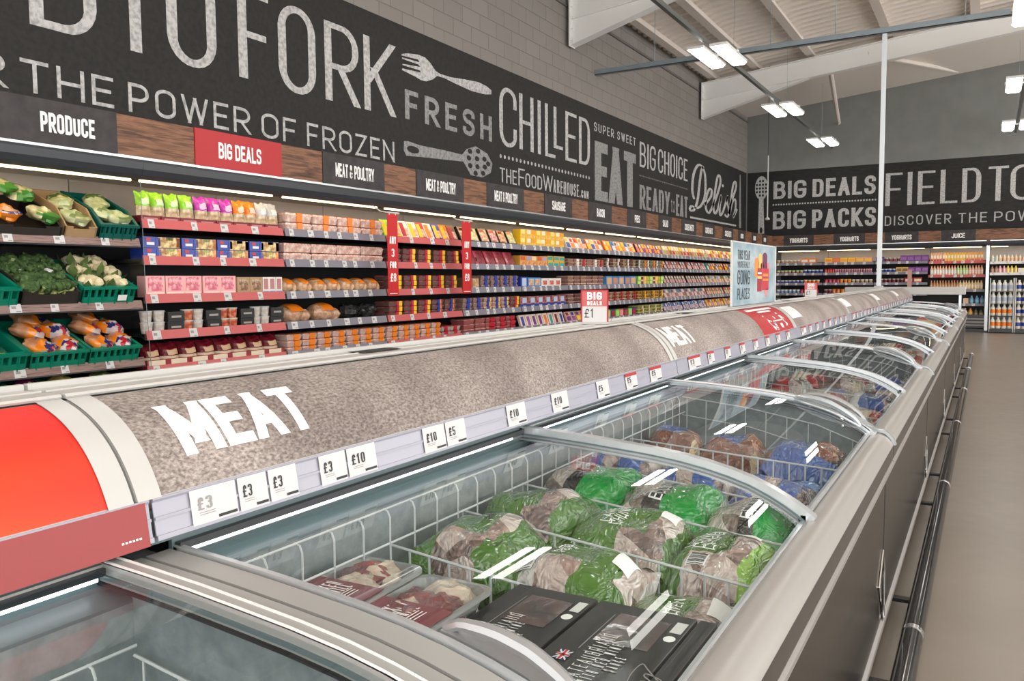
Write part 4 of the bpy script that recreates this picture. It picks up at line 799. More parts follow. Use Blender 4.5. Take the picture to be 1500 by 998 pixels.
def hstrip(mb, y0, y1, v0, v1, off=.0015, mi=0, n=10, ny=1):
    vs = [on_header(y0+(y1-y0)*j/ny, v0+(v1-v0)*i/n, off) for j in range(ny+1) for i in range(n+1)]
    mb.add(vs, [(j*(n+1)+i,(j+1)*(n+1)+i,(j+1)*(n+1)+i+1,j*(n+1)+i+1) for j in range(ny) for i in range(n)], mi)
def hmeat(mb, ya, yb, va, vb):            # bent on to the curved header
    import bmesh
    q = MB(); stroke_text(q, 'MEAT', ya, yb, va*HLEN, vb*HLEN, lambda u, v: (u, v, 0), .0245, .0215, .0065, 1.)
    bm = bmesh.new(); bv = [bm.verts.new(v) for v in q.v]
    for f in q.f: bm.faces.new([bv[i] for i in f])
    for j in range(1, 14): bmesh.ops.bisect_plane(bm, geom=bm.verts[:]+bm.edges[:]+bm.faces[:], plane_co=(0,HLEN*j/14,0), plane_no=(0,1,0))
    bm.verts.index_update(); mb.add([on_header(v.co.x, v.co.y/HLEN, .0020+v.co.z) for v in bm.verts], [tuple(v.index for v in f.verts) for f in bm.faces]); bm.free()
def ticket_pt(y, v, off=.0): return (-1.136+.010*(1-v)+off, y, 1.018+.061*v)
def ticket(y0, y1, price, root, redtop=False, faint=False, big=True):
    mb = MB(); f = lambda u, v: ticket_pt(y0+(y1-y0)*u, v, .0052); g = lambda u, v: ticket_pt(y0+(y1-y0)*u, v, .0060)
    mb.quad(f(0,.02),f(1,.02),f(1,.97),f(0,.97),0)
    if redtop: mb.quad(g(0,.78),g(1,.78),g(1,.97),g(0,.97),2)
    mb.quad(g(.55,.08),g(.97,.08),g(.97,.16),g(.55,.16),1)
    for q in (.26,.32): mb.quad(g(.16,q),g(.5,q),g(.5,q+.018),g(.16,q+.018),3)
    stroke_text(mb, price, .13, .13+.14*len(price)+.04, .40, .74, g, .050, .040, .05, .9, 3 if faint else 1)
    mb.build('price_ticket', ['ticket','ink','red','inkgrey'], root)
GOODS_TXT = ['with a red orange header','lettered MEAT with lamb bags under its glass','lettered MEAT, with the red panel on its header','third from the front after the red orange one','fourth from the front after the red orange one','fifth from the front after the red orange one','at the far end of the run']
def island(k):
    Y0 = M0+ML*k; Y1 = Y0+ML; r = thing('island_freezer', 'glass lidded island freezer ' + GOODS_TXT[k+1], 'freezer', (-.85, Y0, 0), 'island freezers in one run')
    b = lambda nm, mb, m, p=r, **q: mb.build(nm, m, p, **q)
    e = .0035
    b('case_panel', MB().box(-.345, -.312, Y0+e, Y1-e, .13, .70), 'steel')
    b('lower_trim', MB().prism([(-.345,.088),(-.312,.085),(-.302,.095),(-.302,.118),(-.312,.13),(-.345,.13)], Y0+e, Y1-e), 'trimgrey', bevel=0)
    b('belt_trim', MB().prism([(-.345,.695),(-.300,.695),(-.290,.700),(-.290,.712),(-.284,.714),(-.283,.728),(-.290,.735),(-.345,.737)], Y0+e, Y1-e), 'trimgrey')
    b('rail_band', MB().prism([(-.345,.741),(-.292,.741),(-.287,.745),(-.287,.797),(-.345,.797)], Y0+e, Y1-e), 'bandbrown')
    b('front_rail', MB().prism([(-.372,.790),(-.372,.826),(-.366,.834),(-.352,.839),(-.333,.839),(-.315,.833),(-.300,.822),(-.290,.808),(-.286,.797),(-.345,.790)], Y0+e, Y1-e), 'railbeige', smooth=True)
    b('base_tray', MB().box(-1.43, -.35, Y0+e, Y1-e, .10, .16), 'darkgrey')
    ln = MB(); xi0, xi1, zb = -1.115, -.376, (.58 if k < 0 else .695)
    ln.quad((xi0,Y0+.05,zb),(xi1,Y0+.05,zb),(xi1,Y1-.05,zb),(xi0,Y1-.05,zb)); ln.quad((xi0,Y0+.05,zb),(xi0,Y1-.05,zb),(xi0,Y1-.05,.935),(xi0,Y0+.05,.935)); ln.quad((xi1,Y0+.05,zb),(xi1,Y1-.05,zb),(xi1,Y1-.05,.826),(xi1,Y0+.05,.826))
    for y in (Y0+.05, Y1-.05): ln.add([(xi0,y,zb),(xi1,y,zb),(xi1,y,.815),(-.5,y,.885),(-.76,y,.943),(xi0,y,.97)], [(0,1,2,3,4,5)])
    b('liner', ln, 'liner')
    b('back_cold_panel', MB().prism([(-1.16,.90),(-1.116,.90),(-1.116,.94),(-1.150,.955),(-1.152,1.02),(-1.16,1.02)], Y0+.05, Y1-.05), 'coldpanel')
    lt = b('light_strip', MB().box(-1.150, -1.136, Y0+.055, Y1-.055, .982, .994), 'darkgrey')
    for a, c in ((.06,1.15),(1.24,2.44)): MB().box(-1.149, -1.137, Y0+a, Y0+c, .976, .9815).build('tube', 'ledcool', lt)
    for y0, y1 in ((Y0+e, Y0+.048), (Y1-.048, Y1-e)):
        b('end_cap', MB().slab([(x,z-.002) for x,z in LID], y0, y1, .010), 'capgrey', smooth=True)
        b('end_wall', MB().prism([(-1.43,.16),(-.35,.16),(-.35,.79),(-.372,.81)]+[(x,z-.006) for x,z in LID[::-1]]+[(-1.43,.99)], y0+.002, y1-.002), 'liner')
    # lids: near one on the lower track, far one on the upper track
    mid = Y0+1.245
    for q, (y0, y1, up) in enumerate(((Y0+.052, mid+.03, .002), (mid-.03, Y1-.052, .014))):
        prof = [(x, z+up) for x, z in LID]
        low = [(x, z-.026) for x, z in prof]; x0_, x1_ = prof[0], prof[-1]
        L = b('lid', MB().slab(low, y0, y0+(.010 if q == 0 else .026), .038).slab(low, y1-.026, y1, .038).box(x1_[0]-.012, x1_[0], y0, y1, x1_[1]-.004, x1_[1]+.008).box(x0_[0], x0_[0]+.012, y0, y1, x0_[1]-.006, x0_[1]+.008), 'aluminium' if k >= 0 else 'capgrey', smooth=True); L['label'] = 'sliding lid frame, %s end' % ('near','far')[q]
        rb = MB()
        for ya, yb in ((y0-.004, y0), (y1-.026-.004, y1-.026)): rb.slab([(x,z-.012) for x,z in prof], ya, yb, .006); 
        b('frame_groove', rb, 'coldpanel', L, smooth=True)
        g = MB(); fine = catmull(prof, 3); n = len(fine); vs = [(x,y,z+.004) for y in (y0+(.008 if q == 0 else .024),y1-.024) for x,z in fine]; g.add(vs, [(i,i+1,n+i+1,n+i) for i in range(n-1)])
        b('glass', g, 'glass', L, smooth=True)
        b('frame_highlight', MB().slab([(x,z+.0105) for x,z in prof], y1-.005, y1-.001, .0035).slab([(x,z+.0105) for x,z in prof], y1-.026, y1-.022, .0035), 'signwhite', L, smooth=True)  # thin white strips paint bright highlight lines along the lid frame edges
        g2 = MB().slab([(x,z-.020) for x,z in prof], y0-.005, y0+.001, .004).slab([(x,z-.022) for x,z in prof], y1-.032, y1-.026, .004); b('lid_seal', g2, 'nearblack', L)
        hy = y0+.034 if q == 0 else y1-.040; s = 1 if q == 0 else -1
        def zl(x):
            for i in range(len(prof)-1):
                if prof[i][0] <= x <= prof[i+1][0]: t = (x-prof[i][0])/(prof[i+1][0]-prof[i][0]); return prof[i][1]*(1-t)+prof[i+1][1]*t
            return prof[-1][1]
        hm = MB(); xs = [-.630+.0215*j for j in range(12)]; hmat = 'handlegrey' if q == 0 else 'handlelight'
        arch = lambda j: math.sin(math.pi*j/11)**.55
        # plate on the glass, a bowed grip standing off it
        vs = []
        for j,x in enumerate(xs): vs += [(x,hy-.014*s,zl(x)+.004),(x,hy+s*(.004+.020*arch(j)),zl(x)+.004),(x,hy+s*(.004+.018*arch(j)),zl(x)+.009),(x,hy-.014*s,zl(x)+.010)]
        n4 = len(xs); fs = [tuple(4*j+a for a in (0,1,5,4)) for j in range(n4-1)]+[tuple(4*j+a for a in (1,2,6,5)) for j in range(n4-1)]+[tuple(4*j+a for a in (2,3,7,6)) for j in range(n4-1)]+[tuple(4*j+a for a in (3,0,4,7)) for j in range(n4-1)]+[(0,1,2,3),tuple(4*(n4-1)+a for a in (3,2,1,0))]
        hm.add(vs, fs)
        if not (k == -1 and q == 1): hp = b('handle', hm, hmat, L, smooth=True)
        pts = [(x, hy-s*.004+s*.010*arch(j), zl(x)+.008+.024*arch(j)) for j,x in enumerate(xs)]
        if not (k == -1 and q == 1): b('grip', MB().tube(catmull(pts,2), [.0055+.0065*math.sin(math.pi*min(max(t/22,0),1))**.5 for t in range(23)], 8), hmat, L, smooth=True)
        # retaining hook at the front rail
    b('lid_stop', MB().slab([(-.43,.880),(-.385,.855),(-.345,.844),(-.315,.838),(-.296,.820),(-.284,.795)], Y1-.030, Y1-.006, .010), 'handlelight', smooth=True)
    # wire basket lining
    w = MB(); zr = .925 if k >= 0 else .865; xw = -1.100
    b('wire_rim', MB().tube([(xw+.018,Y0+.07,zr+.018),(xw+.018,Y1-.07,zr+.018)], .0028, 5).tube([(xw+.03,Y0+.07,zr-.053),(xw+.03,Y1-.07,zr-.053)], .0028, 5).tube([(xw+.03,Y0+.07,zr-.125),(xw+.03,Y1-.07,zr-.125)], .0022, 5).tube([(-.385,Y0+.07,.795),(-.385,Y1-.07,.795)], .0028, 5), 'wire')
    y = Y0+.09
    while y < Y1-.08:
        w.tube([(xw+.014,y,zr+.018),(xw+.026,y,zr+.015),(xw+.032,y,zr+.002),(xw+.030,y,.585 if k < 0 else .70)], .0022, 5); y += .085
    b('wire_basket_back', w, 'wire')
    for ye in (Y0+.075, Y1-.075):
        w = MB(); w0 = len(w.v); w.tube([(xw+.02,ye,.935),(-.80,ye,.905),(-.55,ye,.860),(-.39,ye,.800)], .003, 5).tube([(xw+.02,ye,.86),(-.80,ye,.83),(-.39,ye,.73)], .002, 5).tube([(xw+.02,ye,.76),(-.39,ye,.65)], .002, 5)
        for j in range(9):
            x = xw+.04+.08*j; zt = .935-.03*(x+1.08)/.28 if x < -.8 else (.905-.045*(x+.8)/.25 if x < -.55 else .86-.06*(x+.55)/.16)
            w.tube([(x,ye,zt),(x,ye,.585 if k < 0 else .70)], .0022, 5)
        if k < 0: w.v = [(a,c,max(z-.065,.585)) for a,c,z in w.v]
        b('wire_basket_end', w, 'wire')
    H0, H1 = Y0-.025, Y1-.025
    # header
    inner = [tuple(p) for p in HARC]
    hb = MB().prism([(a,c) for a,c in inner]+[(-1.15,1.06),(-1.16,1.02),(-1.43,1.02),(-1.43,1.21),(-1.312,1.222)], H0+e, H1-e)
    b('header_body', hb, 'white')
    hp = MB(); hstrip(hp, H0+.045, H1-.045, .01, .985, .0012, 0, 14, 1); gp = b('header_graphic', hp, 'stone' if k >= 0 else 'orangered', smooth=True); gp['label'] = 'stone print graphic' if k >= 0 else 'red orange graphic'
    for y0, y1 in ((H0+e, H0+.046), (H1-.046, H1-e)):
        s = MB(); hstrip(s, y0, y1, 0, 1, .0035, 0, 14); hs = b('header_band', s, 'white', smooth=True)
    b('header_ledge', MB().prism([(-1.43,1.232),(-1.312,1.232),(-1.308,1.236),(-1.312,1.240),(-1.43,1.240)], H0+e, H1-e).prism([(-1.43,1.240),(-1.418,1.240),(-1.418,1.250),(-1.43,1.250)], H0+e, H1-e).prism([(-1.372,1.240),(-1.366,1.240),(-1.366,1.2425),(-1.372,1.2425)], H0+e, H1-e), 'white')
    if k >= 0:
        ls = b('ledge_slot', MB().prism([(-1.405,1.2425+0*k),(-1.385,1.2435),(-1.345,1.2425),(-1.385,1.2405)], H0+.80, H0+.95), 'nearblack')
    tr = MB().prism([(-1.137,1.080),(-1.135,1.080),(-1.1245,1.018),(-1.1275,1.018)], Y0+e, Y1-e).prism([(-1.134,1.078),(-1.1325,1.0805),(-1.131,1.078),(-1.1325,1.074)], Y0+e, Y1-e).prism([(-1.1305,1.050),(-1.127,1.051),(-1.1265,1.046),(-1.130,1.046)], Y0+e, Y1-e).prism([(-1.1265,1.021),(-1.122,1.022),(-1.121,1.014),(-1.127,1.014)], Y0+e, Y1-e)
    b('ticket_rail', tr, 'ticketrail')
    b('rail_backing', MB().box(-1.16, -1.139, Y0+e, Y1-e, 1.004, 1.06), 'coldpanel')
    if k == -1:
        s = MB(); f = lambda y, v: ticket_pt(y, v, .006); s.quad(f(Y0+.02,-.12),f(Y1-.012,-.12),f(Y1-.012,.99),f(Y0+.02,.99)); st = b('red_ticket_strip', s, 'stripred'); st['label'] = 'plain red strip on the ticket rail'
        mm = MB(); h_ = lambda u, v: ticket_pt(u, v, .0068); 
        for q in range(6): mm.quad(h_(Y1-.060+.006*q,.12),h_(Y1-.056+.006*q,.12),h_(Y1-.056+.006*q,.17),h_(Y1-.060+.006*q,.17))
        mm.build('small_print', 'signwhite', st)
    if k in (0, 1):
        mb = MB(); ya, yb = H0+(.118 if k == 0 else .075), H0+(.43 if k == 0 else .405); hmeat(mb, ya, yb, .225, .715); b('lettering', mb, 'signwhite', gp)
    elif k > 1:
        mb = MB(); hstrip(mb, H0+.08, H0+.42, .28, .80, .0016, 0, 8); lc = b('name_card', mb, 'signwhite', gp)
        mb = MB()
        for q in range(4): hstrip(mb, H0+.12+.075*q, H0+.128+.075*q, .42, .70, .0022, 0, 4)
        b('print', mb, 'inkgrey', lc)
    if k == 0:
        T = [(.885,.984,'£3',0,1),(.985,1.055,'£3',0,0),(1.056,1.13,'£3',0,0),(1.188,1.268,'£3',0,0),(1.269,1.363,'£10',0,0),(1.531,1.623,'£10',0,0),(1.624,1.713,'£5',0,0),(1.917,2.025,'£10',0,0),(2.185,2.297,'£10',0,0),(2.515,2.619,'£5',0,0),(2.768,2.882,'£5',1,0),(3.018,3.149,'£5',1,0)]
        for a,c,p,rt,ft in T: ticket(a, c-.004, p, r, rt, ft)
    elif k >= 1:
        for q in range(8): ticket(Y0+.15+.29*q, Y0+.15+.29*q+(.17 if q == 0 else .10), '£5' if q % 2 else '£3', r, True)
    if k == 1:
        y0, y1 = H0+1.63, H1-.047; mb = MB(); hstrip(mb, y0, y1, .01, .985, .0018, 0, 14, 1); rp = b('red_panel', mb, 'red', gp); rp['label'] = 'red panel with white drawings'
        mb = MB(); hstrip(mb, y0+.10, y1-.10, .80, .90, .0024, 0, 3); hstrip(mb, y0+.28, y1-.24, .68, .75, .0024, 0, 3)
        b('white_lines', mb, 'signwhite', rp)
        mb = MB(); O = lambda u, v: on_header(y0+u*(y1-y0), v, .0026)
        def poly(P): mb.add([O(u,v) for u,v in P], [tuple(range(len(P)))])
        poly([(.30,.55),(.33,.56),(.36,.38),(.42,.34),(.44,.12),(.40,.06),(.36,.20),(.33,.30)]); poly([(.76,.60),(.79,.60),(.83,.42),(.86,.36),(.86,.16),(.80,.10),(.79,.30),(.76,.42)])
        poly([(.46,.30),(.76,.30),(.76,.335),(.46,.335)]); poly([(.56,.48),(.585,.48),(.60,.38),(.575,.38)]); poly([(.62,.22),(.70,.22),(.69,.08),(.63,.10)])
        for q in range(5): poly([(.45,.27-.045*q),(.51,.26-.045*q),(.51,.235-.045*q),(.45,.245-.045*q)])
        b('drawings', mb, 'signwhite', rp)
    for q in range(4):
        y = Y0+.25+.68*q; ft = MB().tube([(-.40,y,.0),(-.40,y,.10)], .022, 8).box(-.42, -.33, y-.012, y+.012, .03, .042); b('foot', ft, 'nearblack')
    b('panel_joint', MB().box(-.350, -.3105, Y1-.007, Y1+.006, .09, .695), 'nearblack')
    b('corner_clip', MB().tube([(-.308,Y1-.17,.30),(-.306,Y1-.06,.135),(-.306,Y1-.01,.135),(-.308,Y1-.012,.31),(-.309,Y1-.05,.40),(-.308,Y1-.17,.30)], .004, 5), 'chrome')
    for q in (.62, 1.88):
        b('door_bracket', MB().tube([(-.300,Y0+q,.131),(-.296,Y0+q,.20),(-.297,Y0+q+.05,.27),(-.300,Y0+q+.10,.132)], .003, 5), 'chrome') if 0 else None
    return r
for k in range(-1, 6): island(k)
# mirrored half of the run behind the header
for k in range(-1, 6):
    Y0 = M0+ML*k; Y1 = Y0+ML; r = thing('island_freezer', 'back half of the freezer run, body hidden behind the header, section %d from the front' % (k+2), 'freezer', (-2.0, Y0, 0), 'island freezers backing the run')
    e = .0035
    MB().prism([(-1.432,.10),(-1.432,.985)]+[(-2.86-x,z) for x,z in LID]+[(-2.51,.80),(-2.51,.12),(-2.48,.10)], Y0+e, Y1-e).build('case', 'capgrey', r)
    MB().prism([(-1.432,1.01),(-1.432,1.232),(-1.548,1.232)]+[(-2.86-p.x,p.y) for p in HARC]+[(-1.70,1.01)], Y0+e, Y1-e).build('header_body', 'white', r)
# bumper tubes in front of the run
for k in range(-1, 6):
    Y0 = M0+ML*k; o = thing('bumper_tube', 'black floor bumper tube before the freezers, %s segment from the front' % ORD[k+1], 'bumper', (-.205, Y0, 0), 'bumper tubes along the freezers')
    MB().tube([(-.205,Y0+.004,.085),(-.205,Y0+ML-.004,.085)], .038, 16).build('tube', 'tubeblack', o, smooth=True)
    MB().tube([(-.205,Y0+ML-.035,.085),(-.205,Y0+ML-.006,.085)], .0405, 16).build('collar', 'chrome', o, smooth=True)
    for q in (.4, 2.1): MB().box(-.345, -.20, Y0+q-.02, Y0+q+.02, .055, .07).tube([(-.205,Y0+q,0),(-.205,Y0+q,.06)], .02, 8).build('bracket', 'nearblack', o)
# end freezer across the run
YE = M0+ML*6
t = thing('end_freezer', 'white headed freezer standing across the far end of the run', 'freezer', (-1.2, YE+.4, 0))
MB().box(-2.3, -.32, YE+.01, YE+.72, .10, .86).build('body', 'trimgrey', t); MB().box(-2.26, -.36, YE+.05, YE+.68, .02, .10).build('plinth', 'nearblack', t)
MB().box(-2.25, -.32, YE+.02, YE+.30, 1.115, 1.248).build('header_board', 'white', t, bevel=.008)
for x in (-2.15, -1.2, -.40): MB().box(x-.02, x+.02, YE+.12, YE+.16, .86, 1.12).build('upright', 'aluminium', t)
# ------------------------------------------------------------------ goods inside the freezers
def film(name, c, c2=None, rough=.13, bump=.75, scale=10):
    m = noisemat(name, c, c2 or tuple(q*1.25 for q in c), 18, rough, (1,1,1), 5, .38, .62); b = BS(m); b.inputs['Coat Weight'].default_value = .8; b.inputs['Coat Roughness'].default_value = .08
    n = N(m, 'ShaderNodeTexNoise'); n.inputs['Scale'].default_value = scale; n.inputs['Detail'].default_value = 3; n.inputs['Distortion'].default_value = 2.6
    bu = N(m, 'ShaderNodeBump'); bu.inputs['Strength'].default_value = bump; bu.inputs['Distance'].default_value = .02
    LK(m, texco(m), n.inputs['Vector']); LK(m, n.outputs['Fac'], bu.inputs['Height']); LK(m, bu.outputs['Normal'], b.inputs['Normal']); LK(m, bu.outputs['Normal'], b.inputs['Coat Normal']); M[name] = m; return m
film('film olive', (.065,.135,.018)); film('film lime', (.20,.42,.02)); film('film green', (.0,.27,.035), (.0,.36,.05)); film('film black', (.016,.014,.012)); film('film blue', (.02,.075,.30), (.04,.13,.42))
film('film meat', (.20,.13,.105), (.56,.45,.39), .2, .6, 20); film('film grey', (.34,.33,.31), (.58,.57,.54)); film('film roast', (.10,.022,.010), (.34,.12,.035)); film('film cream', (.66,.55,.40), (.78,.70,.58)); film('film red', (.50,.02,.02), (.6,.06,.04)); film('film white', (.6,.6,.58), (.72,.72,.7)); film('film orange', (.65,.22,.03), (.75,.35,.08))
film('film brown', (.13,.06,.03), (.30,.16,.09)); film('film sky', (.10,.28,.58), (.25,.45,.7))
film('red steak', (.14,.018,.018), (.30,.06,.05), .2, .5, 30); film('steak fat', (.50,.36,.26), (.66,.54,.42), .25)
M['meat label'] = mat('maroon label', (.20,.012,.02), .25, coat=.5); M['card black'] = mat('black printed card', (.010,.0095,.0095), .42, coat=.12); M['window'] = film('window film', (.035,.022,.022), (.10,.05,.05), .2, .08)
def bagmat(name, back, front=None, vs=.42, meat=((.10,.06,.05),(.36,.24,.205),(.60,.50,.45)), wob=.10, msc=13., rough=.16):
    """bands across the bag: (start, colour or 'meat'); front bands apply to the half nearest the front end of the run"""
    m = mat(name, (.3,.3,.3), rough, coat=1.0); b = BS(m); b.inputs['Coat Roughness'].default_value = .05
    tc = N(m, 'ShaderNodeTexCoord'); sx = N(m, 'ShaderNodeSeparateXYZ'); LK(m, tc.outputs['Generated'], sx.inputs[0])
    n = N(m, 'ShaderNodeTexNoise'); n.inputs['Scale'].default_value = 3.0; n.inputs['Detail'].default_value = 1; LK(m, tc.outputs['Generated'], n.inputs['Vector'])
    def wobble(o):
        a = N(m, 'ShaderNodeMath', operation='MULTIPLY_ADD'); a.inputs[1].default_value = wob*2; LK(m, n.outputs['Fac'], a.inputs[0])
        c = N(m, 'ShaderNodeMath', operation='SUBTRACT'); c.inputs[1].default_value = wob; LK(m, o, a.inputs[2]); LK(m, a.outputs[0], c.inputs[0]); return c.outputs[0]
    u, v = wobble(sx.outputs[0]), wobble(sx.outputs[1])
    vo = N(m, 'ShaderNodeTexVoronoi'); vo.inputs['Scale'].default_value = msc; vo.inputs['Randomness'].default_value = 1; LK(m, texco(m), vo.inputs['Vector'])
    vs2 = N(m, 'ShaderNodeSeparateColor'); LK(m, vo.outputs['Color'], vs2.inputs[0])
    n3 = N(m, 'ShaderNodeTexNoise'); n3.inputs['Scale'].default_value = 40; n3.inputs['Detail'].default_value = 4; n3.inputs['Distortion'].default_value = 1; LK(m, texco(m), n3.inputs['Vector'])
    ad = N(m, 'ShaderNodeMath', operation='MULTIPLY_ADD'); ad.inputs[1].default_value = .55; sc = N(m, 'ShaderNodeMath', operation='MULTIPLY'); sc.inputs[1].default_value = .5; LK(m, vs2.outputs[0], sc.inputs[0]); LK(m, n3.outputs['Fac'], ad.inputs[0]); LK(m, sc.outputs[0], ad.inputs[2])
    mr = ramp(m, [(.26, meat[0]), (.48, meat[1]), (.70, meat[2])]); LK(m, ad.outputs[0], mr.inputs['Fac'])
    def bands(bs, drive):
        r = ramp(m, [(p, (0,0,0) if c == 'meat' else c) for p,c in bs], 'CONSTANT'); LK(m, drive, r.inputs['Fac'])
        k = ramp(m, [(p, (1,1,1) if c == 'meat' else (0,0,0)) for p,c in bs], 'CONSTANT'); LK(m, drive, k.inputs['Fac'])
        mx = N(m, 'ShaderNodeMix', data_type='RGBA'); LK(m, k.outputs['Color'], mx.inputs[0]); LK(m, r.outputs['Color'], mx.inputs[6]); LK(m, mr.outputs['Color'], mx.inputs[7]); return mx.outputs[2]
    col = bands(back, u)
    if front:
        st = N(m, 'ShaderNodeMath', operation='LESS_THAN'); st.inputs[1].default_value = vs; LK(m, v, st.inputs[0])
        mx = N(m, 'ShaderNodeMix', data_type='RGBA'); LK(m, st.outputs[0], mx.inputs[0]); LK(m, col, mx.inputs[6]); LK(m, bands(front, u), mx.inputs[7]); col = mx.outputs[2]
    LK(m, col, b.inputs['Base Color'])
    w = N(m, 'ShaderNodeTexNoise'); w.inputs['Scale'].default_value = 12; w.inputs['Detail'].default_value = 2.5; w.inputs['Distortion'].default_value = 1.8; LK(m, texco(m, 'Object', (1.6,.8,1)), w.inputs['Vector'])
    a1 = N(m, 'ShaderNodeMath', operation='MULTIPLY_ADD'); a1.inputs[1].default_value = 2; a1.inputs[2].default_value = -1; a2 = N(m, 'ShaderNodeMath', operation='ABSOLUTE'); LK(m, w.outputs['Fac'], a1.inputs[0]); LK(m, a1.outputs[0], a2.inputs[0])
    bu = N(m, 'ShaderNodeBump', invert=True); bu.inputs['Strength'].default_value = .9; bu.inputs['Distance'].default_value = .013; LK(m, a2.outputs[0], bu.inputs['Height'])
    LK(m, bu.outputs['Normal'], b.inputs['Coat Normal']); LK(m, bu.outputs['Normal'], b.inputs['Normal']); M[name] = m; return name
OLI=(.052,.150,.010); LIM=(.20,.42,.02); GRE=(.0,.30,.04); BKK=(.014,.012,.011); CLR=(.42,.40,.37); BLE=(.02,.085,.34); SKB=(.10,.28,.60)
bagmat('bag chop A', [(0,OLI),(.62,'meat'),(.74,OLI),(.90,CLR)], [(0,OLI),(.34,'meat'),(.66,OLI),(.92,CLR)], .30)
bagmat('bag chop B', [(0,OLI),(.84,'meat'),(.93,CLR)], [(0,OLI),(.20,CLR),(.32,'meat'),(.58,OLI)], .36)
bagmat('bag chop C', [(0,OLI),(.60,'meat'),(.82,CLR)], [(0,OLI),(.55,'meat'),(.80,CLR)], .5)
bagmat('bag chop D', [(0,OLI),(.62,'meat'),(.80,OLI)], [(0,OLI),(.50,'meat'),(.80,OLI)], .25)
bagmat('bag lamb', [(0,OLI),(.60,'meat'),(.78,LIM)], [(0,OLI),(.24,'meat'),(.74,LIM)], .30, wob=.07)
bagmat('bag lamb peak', [(0,OLI),(.72,'meat'),(.88,OLI)], [(0,OLI),(.50,'meat'),(.88,OLI)], .26)
for q,(a,b_) in enumerate(((.40,.54),(.34,.50),(.40,.56))): bagmat('bag economy %d' % q, [(0,GRE),(.06,'meat'),(a,BKK),(b_,GRE),(.95,CLR)], None, wob=.035, msc=14, meat=((.10,.07,.055),(.36,.28,.23),(.60,.53,.47)))
bagmat('bag blue', [(0,BLE),(.36,'meat'),(.56,BLE),(.82,'meat')], None, .4)
ROA=((.05,.010,.005),(.22,.055,.018),(.42,.16,.05))
bagmat('bag roast', [(0,'meat'),(.25,BLE),(.66,'meat')], [(0,'meat'),(.88,(.66,.5,.28))], .30, ROA, .05, 5)
bagmat('bag roast big', [(0,'meat'),(.14,BLE),(.56,'meat')], [(0,BLE)], .17, ROA, .05, 5)
bagmat('bag fish', [(0,(.5,.52,.55)),(.40,SKB)], None, .4)
def bag(name, cx, cy, wx, wy, z0, h, rot, pattern, seed, label, cat, group=None, texts=(), tilt=0., decals=()):
    nx, ny = 20, 16; ca, sa = math.cos(rot), math.sin(rot); mats = []; mb = MB()
    def top(u, v):
        a = max(0,1-abs(2*u-1)**3.2)**.55*max(0,1-abs(2*v-1)**3.2)**.55
        q = noise.noise(Vector((u*2.4+seed*5.1, v*2.2, seed)))*.20+noise.noise(Vector((u*7+seed*2.3, v*6, seed*1.7)))*.05
        return h*(rim(u,v)*(1-a)+a*(1+q*.8))
    def rim(u, v): return .34+.55*noise.noise(Vector((u*2.6+seed, v*2.6, seed*.7)))
    def under(u, v):
        a = max(0,1-abs(2*u-1)**3.2)**.55*max(0,1-abs(2*v-1)**3.2)**.55
        return h*max(rim(u,v)*(1-a)**1.6-.012,0)
    def pt(u, v, off=0., lo=False):
        ex = 1+.05*noise.noise(Vector((v*4, seed, 1.))); x = (u-.5)*wx*ex; y = (v-.5)*wy*(1+.05*noise.noise(Vector((u*4, seed, 5.))))
        z = under(u,v) if lo else top(u,v)
        return (x*ca-y*sa, x*sa+y*ca, z+off)
    def mi(m):
        if m not in mats: mats.append(m)
        return mats.index(m)
    for lo in (False, True):
        vs = [pt(i/nx, j/ny, 0, lo) for j in range(ny+1) for i in range(nx+1)]; b = len(mb.v); mb.v += vs
        for j in range(ny):
            for i in range(nx):
                f = (j*(nx+1)+i, j*(nx+1)+i+1, (j+1)*(nx+1)+i+1, (j+1)*(nx+1)+i); mb.f.append(tuple(b+q for q in (f[::-1] if lo else f))); mb.m.append(mi(pattern if isinstance(pattern, str) else pattern((i+.5)/nx, (j+.5)/ny)))
    me = mb.mesh('frozen_bag', mats, True); o = place(name, me, (cx, cy, z0), (0, tilt, 0), label, cat, group)
    for s, u0, u1, v0, v1, m, bold in texts:          # text runs along v (away from the aisle end), its top towards small u
        t = MB(); wv = (v1-v0)/len(s)*.16; stroke_text(t, s, v0, v1, u1, u0, lambda a, c: pt(c, a, .0025), wv, (u1-u0)*.16, wv*1.5, 1.); to = t.build('lettering', m); to.parent = o
    def decal(nm, u0, u1, v0, v1, m, off=.0022, k=5):
        t = MB(); vs = [pt(u0+(u1-u0)*i/k, v0+(v1-v0)*j/k, off) for j in range(k+1) for i in range(k+1)]
        t.add(vs, [(j*(k+1)+i, j*(k+1)+i+1, (j+1)*(k+1)+i+1, (j+1)*(k+1)+i) for j in range(k) for i in range(k)]); d = t.build(nm, m, smooth=True); d.parent = o; return d
    for q in decals:
        d = decal(q[0], *q[1:6])
        if q[0] == 'barcode':
            for b in range(9): e = decal('bar', q[1]+(q[2]-q[1])*.08, q[2]-(q[2]-q[1])*.08, q[3]+(q[4]-q[3])*(b+.3+.2*(b%2))/9.5, q[3]+(q[4]-q[3])*(b+.7+.2*(b%3))/9.5, 'ink', .0032, 2); e.parent = d
    return o
FB0 = .70
ZF = lambda x: FB0
bag('lamb_bag', -.955, 1.505, .285, .265, FB0, .190, .10, 'bag chop A', 3, 'crinkled green and clear bag of lamb against the basket back, before the second wire divider', 'frozen bag', None, (('LAMB',.50,.56,.50,.72,'ink',0),))
